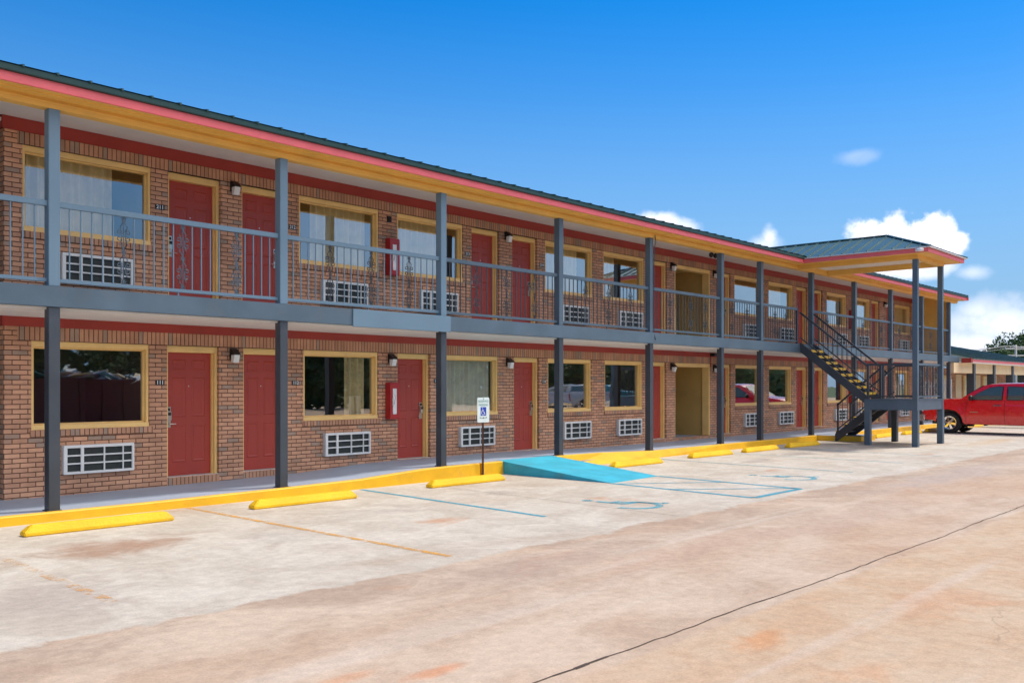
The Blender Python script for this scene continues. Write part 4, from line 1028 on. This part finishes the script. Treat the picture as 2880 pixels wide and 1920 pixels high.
# roll-off skip full of scrap mirrored in the first pane
r=empty('scrap_skip',(14.6,-20.2,0),0,'dark maroon steel skip heaped with scrap panels, mirrored in the first ground floor window','skip')
m=MB(); m.box(-3.4,3.4,-1.1,1.1,.25,1.95); 
for k in range(9): m.box(-3.3+k*.82,-3.22+k*.82,1.1,1.16,.3,1.9)
m.box(-3.46,3.46,1.08,1.2,1.9,2.0); m.build('container',M['asph'],r)
m=MB(); rn=random.Random(3)
for k in range(46):
    cx=rn.uniform(-3.1,3.1); cy=rn.uniform(-.8,.9); cz=1.95+rn.uniform(0,.35)*(1-abs(cx)/4); L_=rn.uniform(.4,1.4)
    a=Vector((cx,cy,cz)); d=Vector((rn.uniform(-1,1),rn.uniform(-.6,.6),rn.uniform(-.35,.35))).normalized()*L_/2
    m.beam(a-d,a+d,rn.uniform(.2,.7),.03,mi=rn.choice([0,0,1,2]),up=(rn.uniform(-.6,.6),rn.uniform(-.6,.6),1))
m.build('scrap_heap',[M['white'],M['beige'],M['carteal']],r,weld=False)

# ------------------------------------------------------------------ single storey wing
wg=empty('single_storey_wing',(54,1.6,0),0,'low single storey wing with green roof and beige panels beyond the two storey motel','motel wing')
def wp(mb,name,mat,**k):
    o=mb.build(name,mat,None,**k); o.parent=wg; o.matrix_parent_inverse=Matrix.Translation((-54,-1.6,0)); return o
m=wall(43.3,58.4,.1,2.6,[]); m.face([(58.4,YW,.1),(58.4,9,.1),(58.4,9,2.6),(58.4,YW,2.6)],[(YW,.1),(9,.1),(9,2.6),(YW,2.6)]); wp(m,'wing_wall',M['brick'],weld=False)
m=MB()
for a,b in ((45.1,46.0),(48.3,49.2),(51.6,52.5),(54.8,55.6)): m.box(a,b,YW-.05,YW-.002,.2,2.3)
wp(m,'pale_door',M['beige'],bevel=.004)
for a,b in ((46.4,47.6),(49.6,50.8),(53,54.1)):
    m=MB(); m.box(a,b,YW-.04,YW-.002,.9,2.25); f=wp(m,'window',M['casing'],bevel=.004); m=MB(); m.box(a+.08,b-.08,YW-.055,YW-.041,.98,2.17); m.build('pane',M['curtain'],f)
WP=[45.2,48.5,51.9,54.6,57.9,61.2]
for x in WP:
    m=MB(); m.box(x-.14,x+.14,-.16,.16,.1,2.74); wp(m,'post',M['slate'],bevel=.006)
ed=[42.15]+WP
for a,b in zip(ed,ed[1:]):
    m=MB(); m.box(a+.16,b-.16,-.10,.10,2.30,2.745); wp(m,'header_panel',M['beige'],bevel=.006)
m=MB(); m.box(43.05,62,-.56,-.53,2.80,2.90); wp(m,'fascia',M['pink'])
m=MB(); m.box(43.04,43.3,-.60,-.2,2.745,2.95); wp(m,'fascia_end',M['red'])
m=MB(); m.box(43.05,62,-.53,1.6,2.746,2.80); wp(m,'soffit',M['soffit'])
m=MB(); e0=(43.1,-.62,2.93); e1=(62.2,-.62,2.93)
m.face([e0,e1,(57.5,4.6,4.08),(43.1,4.6,4.08)]); m.face([e1,(62.2,9.8,2.93),(57.5,4.6,4.08)]); m.face([(43.1,4.6,4.08),(57.5,4.6,4.08),(62.2,9.8,2.93),(43.1,9.8,2.93)])
x=43.4
while x<62:
    t=1 if x<57.5 else (62.2-x)/(62.2-57.5); m.beam((x,-.62,2.94),(x,-.62+5.22*t,2.94+1.15*t),.03,.04); x+=.5
wp(m,'wing_roof',M['roof'],weld=False)
# white gate closing the far end of the lower walkway
r=empty('white_gate',(42.9,.9,.17),0,'white picket gate at the far end of the ground floor walkway','gate')
m=MB()
for k in range(10): m.box(-.015,.015,-.68+k*.145,-.60+k*.145,.7,1.78+.05*math.sin(k*2.3))
m.box(-.03,-.016,-.7,.7,.75,.85); m.box(-.03,-.016,-.7,.7,1.5,1.6); m.build('pickets',M['white'],r)
m=MB(); m.box(-.02,.02,-.74,-.69,0,1.85); m.box(-.02,.02,.69,.74,0,1.85); m.build('gate_post',M['white'],r)

# ------------------------------------------------------------------ trees
def tree_mesh(seed,h,cr,mat,nl=5200,name='crown',bush=False,ls=.30):
    rn=random.Random(seed)
    tk=MB(); top=Vector((rn.uniform(-.2,.2),rn.uniform(-.2,.2),h*.55))
    pts=[Vector((0,0,-.1)).lerp(top,t)+Vector((rn.uniform(-.08,.08),rn.uniform(-.08,.08),0)) for t in (0,.25,.5,.75,1)]
    tk.tube(pts,h*.032,8,taper=.55)
    blobs=[]
    for k in range(16):
        a=rn.uniform(0,6.28); z=rn.uniform(.36,.93)*h; rr=cr*math.sqrt(max(.05,1-((z/h-.6)/.42)**2))*rn.uniform(.35,.85)
        c=Vector((rr*math.cos(a),rr*math.sin(a),z)); blobs.append((c,cr*rn.uniform(.26,.46)))
        s=pts[rn.choice((2,3,4))]; mid=s.lerp(c,.5)+Vector((0,0,.2)); tk.tube([s,mid,c],h*.011,5,taper=.35)
    cw=MB(); n=nl//len(blobs)
    for c,rb in blobs:
        for i in range(n):
            d=Vector((rn.gauss(0,1),rn.gauss(0,1),rn.gauss(0,.8))).normalized()*rb*(rn.random()**.4)
            if noise.noise((c+d)*1.4)<-.12: continue
            p=c+d; u=Vector((rn.gauss(0,1),rn.gauss(0,1),rn.gauss(0,1))).normalized(); v=u.cross(Vector((rn.gauss(0,1),rn.gauss(0,1),rn.gauss(0,1)))).normalized()
            s=ls*rn.uniform(.5,1.2); cw.face([p-u*s*.5,p+v*s*.3,p+u*s*.5,p-v*s*.3])
    return tk,cw
def make_tree(seed,h,cr,mat,nl=5200,ls=.3):
    r=empty('tree'); tk,cw=tree_mesh(seed,h,cr,mat,nl,ls=ls); tk.build('trunk',M['bark'],r,weld=False,smooth=True); cw.build('crown',mat,r,weld=False); return r
T=[make_tree(11,9,4.3,M['leaf'],6500,.42),make_tree(23,8,3.6,M['leaf2'],6000,.40),make_tree(5,6,2.0,M['leaf'],3000,.3)]
for t in T: index_kids(t)
c_,s_=math.cos(R(42.0625)),math.sin(R(42.0625))
def pos(Z,px): Xc=(px-1176)/2100*Z; return (Z*c_+Xc*s_,-12.45+Z*s_-Xc*c_)
far=[(2,92,2258,.82,'small loose tree at the left end of the trees beyond the low wing'),(0,118,2318,.85,'broad tree next to the small loose one, beyond the low wing'),(1,122,2358,1.05,'tall dark tree behind the utility pole beyond the low wing'),(0,112,2400,.95,'tree at the right picture edge beyond the low wing'),(1,108,2290,.62,'low dark tree in front of the tree group beyond the low wing'),(0,105,2330,.62,'low bushy tree seen through the last bays of the low wing'),(1,110,2370,1.0,'low dark tree at the right picture edge beyond the low wing')]
used=set()
for i,(k,Z,px,sc_,lb) in enumerate(far):
    o=T[k] if k not in used else copy_tree(T[k]); used.add(k)
    x,y=pos(Z,px); o.location=(x,y,-.03); o.scale=(sc_,)*3; o.rotation_euler.z=i*1.3; tag(o,lb,'tree','trees beyond the single storey wing')
for i,(x,sc_) in enumerate(((2,.55),(9,.6),(17,.5),(25,.62),(33,.55),(42,.6),(51,.5),(61,.6),(72,.65),(84,.6),(97,.7))):
    o=copy_tree(T[i%2]); o.location=(x,-38+2.5*math.sin(i*2.1),-.03); o.scale=(sc_*1.25,sc_*1.25,sc_); o.rotation_euler.z=i*.9
    tag(o,'tree across the lot behind the skip, number %s in that row'%(['one','two','three','four','five','six','seven','eight','nine','ten','eleven'][i]),'tree','trees across the lot')
# low dark hedge behind them
m=MB(); rn=random.Random(9)
for i in range(20000):
    p=Vector((rn.uniform(-10,130),-42+rn.uniform(-.8,.8),rn.uniform(0,1)**.8*(4.0+.5*noise.noise(Vector((i*.01,0,0)))))); u=Vector((rn.gauss(0,1),rn.gauss(0,1),rn.gauss(0,1))).normalized(); v=u.orthogonal().normalized(); s=rn.uniform(.4,.9)
    m.face([p-u*s*.5,p+v*s*.4,p+u*s*.5,p-v*s*.4])
o=m.build('hedge',leafmat('hedge_leaf',(.07,.11,.04),(.14,.20,.07)),weld=False); tag(o,'long dark hedge along the far side of the parking lot','hedge')
# utility pole with wires
x,y=pos(98,2333); hz=6.1
r=empty('utility_pole',(x,y,0),R(-30),'pale utility pole with cross arms in front of the trees at the right edge','utility pole')
m=MB(); m.tube([(0,0,-.1),(0,0,hz)],.16,10,taper=.7); m.build('pole',M['pole'],r,smooth=True)
m=MB(); m.box(-1.5,1.5,-.08,.08,hz-.5,hz-.34); m.box(-1.1,1.1,-.08,.08,hz-1.2,hz-1.06); 
for k in (-1.4,-.7,.7,1.4): m.tube([(k,0,hz-.34),(k,0,hz-.12)],.05,6)
m.build('cross_arm',M['pole'],r)
m=MB()
for k,zz in ((-1.4,hz-.12),(-.7,hz-.12),(1.4,hz-.12),(0,hz-1.9)):
    P=[]
    for i in range(13):
        t=i/12; P.append((k-38*t+0,14*t,zz-1.6*math.sin(math.pi*t)*.9-1.0*t))
    m.tube(P,.025,4)
    P=[(k+40*i/12,-10*i/12,zz-1.2*math.sin(math.pi*i/12)) for i in range(13)]; m.tube(P,.025,4)
m.build('wires',M['pole'],r,weld=False)

# ------------------------------------------------------------------ sky, sun, camera
el=R(60); az=(.93,-.37); nrm=math.hypot(*az); sd=Vector((math.cos(el)*az[0]/nrm,math.cos(el)*az[1]/nrm,math.sin(el)))
W=bpy.data.worlds.new('World'); scene.world=W; W.use_nodes=True; nt=W.node_tree; L=nt.links
bg=nt.nodes['Background']
sky=N(nt,'ShaderNodeTexSky'); sky.sky_type='NISHITA'; sky.sun_disc=False; sky.sun_elevation=el; sky.sun_rotation=math.atan2(sd.x,sd.y)
sky.air_density=1.0; sky.dust_density=.1; sky.ozone_density=4
hs=N(nt,'ShaderNodeHueSaturation'); hs.inputs['Saturation'].default_value=1.5; hs.inputs['Value'].default_value=.70
L.new(sky.outputs[0],hs.inputs['Color'])
tc=N(nt,'ShaderNodeTexCoord'); nv=N(nt,'ShaderNodeVectorMath',operation='NORMALIZE'); L.new(tc.outputs['Generated'],nv.inputs[0])
def mth(op,a,b=None,c=None,clamp=False):
    n=N(nt,'ShaderNodeMath',operation=op); n.use_clamp=clamp
    for i,v in enumerate((a,b,c)):
        if v is None: continue
        if isinstance(v,(int,float)): n.inputs[i].default_value=v
        else: L.new(v,n.inputs[i])
    return n.outputs[0]
sx=N(nt,'ShaderNodeSeparateXYZ'); L.new(nv.outputs[0],sx.inputs[0])
azn=mth('ARCTAN2',sx.outputs['Y'],sx.outputs['X']); eln=mth('ARCSINE',sx.outputs['Z'])
cv=N(nt,'ShaderNodeCombineXYZ'); L.new(azn,cv.inputs[0]); L.new(eln,cv.inputs[1])
def nz(sc,det,ro=.55,dist=0,off=0):
    n=N(nt,'ShaderNodeTexNoise'); n.inputs['Scale'].default_value=sc; n.inputs['Detail'].default_value=det; n.inputs['Roughness'].default_value=ro; n.inputs['Distortion'].default_value=dist
    if off:
        a=N(nt,'ShaderNodeVectorMath',operation='ADD'); a.inputs[1].default_value=(off,off,0); L.new(cv.outputs[0],a.inputs[0]); L.new(a.outputs[0],n.inputs['Vector'])
    else: L.new(cv.outputs[0],n.inputs['Vector'])
    return n.outputs['Fac']
n1=nz(28,8,.58); n2=nz(9,5,.5,0,3.1); n3=nz(60,6,.6,0,7)
def ang(px,py):
    X=(px-1176)/2100; Z=(885-py)/2100
    d=Vector((c_+X*s_,s_-X*c_,Z)).normalized(); return math.atan2(d.y,d.x),math.asin(d.z)
def cloud(px,py,rx,ry,soft,amt,dens):
    a,e=ang(px,py); kx=rx/2100*.75; ky=ry/2100*.9
    dx=mth('DIVIDE',mth('SUBTRACT',azn,a),kx); dy=mth('DIVIDE',mth('SUBTRACT',eln,e),ky)
    d=mth('SQRT',mth('ADD',mth('MULTIPLY',dx,dx),mth('MULTIPLY',dy,dy)))
    d=mth('ADD',d,mth('MULTIPLY',mth('SUBTRACT',.5,n1),amt*1.15)); d=mth('ADD',d,mth('MULTIPLY',mth('SUBTRACT',.5,n3),.5)); soft=soft+.14
    mr=N(nt,'ShaderNodeMapRange',interpolation_type='SMOOTHSTEP'); mr.inputs['From Min'].default_value=1+soft; mr.inputs['From Max'].default_value=1-soft; mr.inputs['To Max'].default_value=dens
    L.new(d,mr.inputs['Value']); return mr.outputs['Result']
cl=[cloud(2050,548,92,46,.14,2.3,.95),cloud(2130,546,86,54,.14,2.3,.95),cloud(1990,540,55,36,.2,2.0,.95),cloud(2195,560,30,30,.2,1.6,.85),cloud(2085,610,110,30,.3,1.2,.8),cloud(1505,518,75,32,.35,2.0,.75),cloud(1560,530,50,26,.3,1.8,.6),
    cloud(1768,548,20,22,.5,2.2,.6),cloud(1760,560,38,18,.6,1.4,.5),cloud(1972,360,42,13,.75,2.2,.2),cloud(2235,625,35,14,.6,1.5,.35),
    cloud(2300,745,120,42,.7,2.4,.62),cloud(2250,715,50,26,.7,2.4,.5),cloud(2230,790,90,35,.6,1.5,.6)]
acc=cl[0]
for c in cl[1:]: acc=mth('MAXIMUM',acc,c)
# pale haze towards the horizon + unseen bright clouds added behind the camera to fill the facade
m1=N(nt,'ShaderNodeMapRange',interpolation_type='SMOOTHSTEP'); m1.inputs['From Min'].default_value=.38; m1.inputs['From Max'].default_value=.56; m1.inputs['To Max'].default_value=.95
nb=nz(3.2,9,.55,.3,11); L.new(nb,m1.inputs['Value'])
away_fill=N(nt,'ShaderNodeMapRange',interpolation_type='SMOOTHSTEP'); away_fill.inputs['From Min'].default_value=.1; away_fill.inputs['From Max'].default_value=.55; L.new(mth('SUBTRACT',mth('MULTIPLY',sx.outputs['X'],.35),mth('MULTIPLY',sx.outputs['Y'],.94)),away_fill.inputs['Value'])
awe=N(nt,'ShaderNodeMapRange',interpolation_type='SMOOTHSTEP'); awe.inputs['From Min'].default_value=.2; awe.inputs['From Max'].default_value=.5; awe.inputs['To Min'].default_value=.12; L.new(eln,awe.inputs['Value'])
acc=mth('MAXIMUM',acc,mth('MULTIPLY',mth('MULTIPLY',m1.outputs['Result'],away_fill.outputs['Result']),awe.outputs['Result']))
hz_=N(nt,'ShaderNodeMapRange',interpolation_type='SMOOTHSTEP'); hz_.inputs['From Min'].default_value=.46; hz_.inputs['From Max'].default_value=-.02; hz_.inputs['To Max'].default_value=.97; L.new(eln,hz_.inputs['Value'])
mixh=N(nt,'ShaderNodeMix',data_type='RGBA'); mixh.inputs['B'].default_value=(1.2,2.05,3.2,1); L.new(hz_.outputs['Result'],mixh.inputs['Factor']); tn=N(nt,'ShaderNodeVectorMath',operation='MULTIPLY'); tn.inputs[1].default_value=(.75,.90,.98); L.new(hs.outputs['Color'],tn.inputs[0]); L.new(tn.outputs[0],mixh.inputs['A'])
ccol=N(nt,'ShaderNodeMix',data_type='RGBA'); ccol.inputs['A'].default_value=(6.6,6.3,6.5,1); ccol.inputs['B'].default_value=(4.3,4.4,4.9,1)
cs=N(nt,'ShaderNodeMapRange'); cs.inputs['From Min'].default_value=.45; cs.inputs['From Max'].default_value=.7; L.new(n1,cs.inputs['Value']); L.new(cs.outputs['Result'],ccol.inputs['Factor'])
cw=N(nt,'ShaderNodeMix',data_type='RGBA'); cw.inputs['B'].default_value=(14.5,13.2,11.4,1); L.new(mth('MULTIPLY',away_fill.outputs['Result'],awe.outputs['Result']),cw.inputs['Factor']); L.new(ccol.outputs['Result'],cw.inputs['A']); ccol=cw  # warmer, brighter colour for the added fill clouds
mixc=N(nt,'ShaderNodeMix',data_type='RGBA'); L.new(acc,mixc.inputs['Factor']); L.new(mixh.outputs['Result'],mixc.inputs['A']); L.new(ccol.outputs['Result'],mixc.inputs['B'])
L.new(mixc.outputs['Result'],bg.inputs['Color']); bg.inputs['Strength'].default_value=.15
sun=bpy.data.lights.new('sun','SUN'); sun.energy=2.0; sun.angle=R(6); sun.color=(1,.91,.79)
so_=bpy.data.objects.new('sun',sun); C.objects.link(so_); so_.rotation_euler=(-sd).to_track_quat('-Z','Y').to_euler(); so_.location=(30,-20,40)

cam=bpy.data.cameras.new('camera'); co=bpy.data.objects.new('camera',cam); C.objects.link(co); scene.camera=co
cam.sensor_width=36; cam.lens=2100/2352*36; cam.shift_y=101/2352; cam.clip_end=2000; cam.clip_start=.1
co.location=(0,-12.45,1.75); co.rotation_euler=(R(90),0,R(42.0625)-R(90))
vs=scene.view_settings; vs.view_transform='Standard'; vs.look='None'; vs.gamma=1; vs.exposure=.7
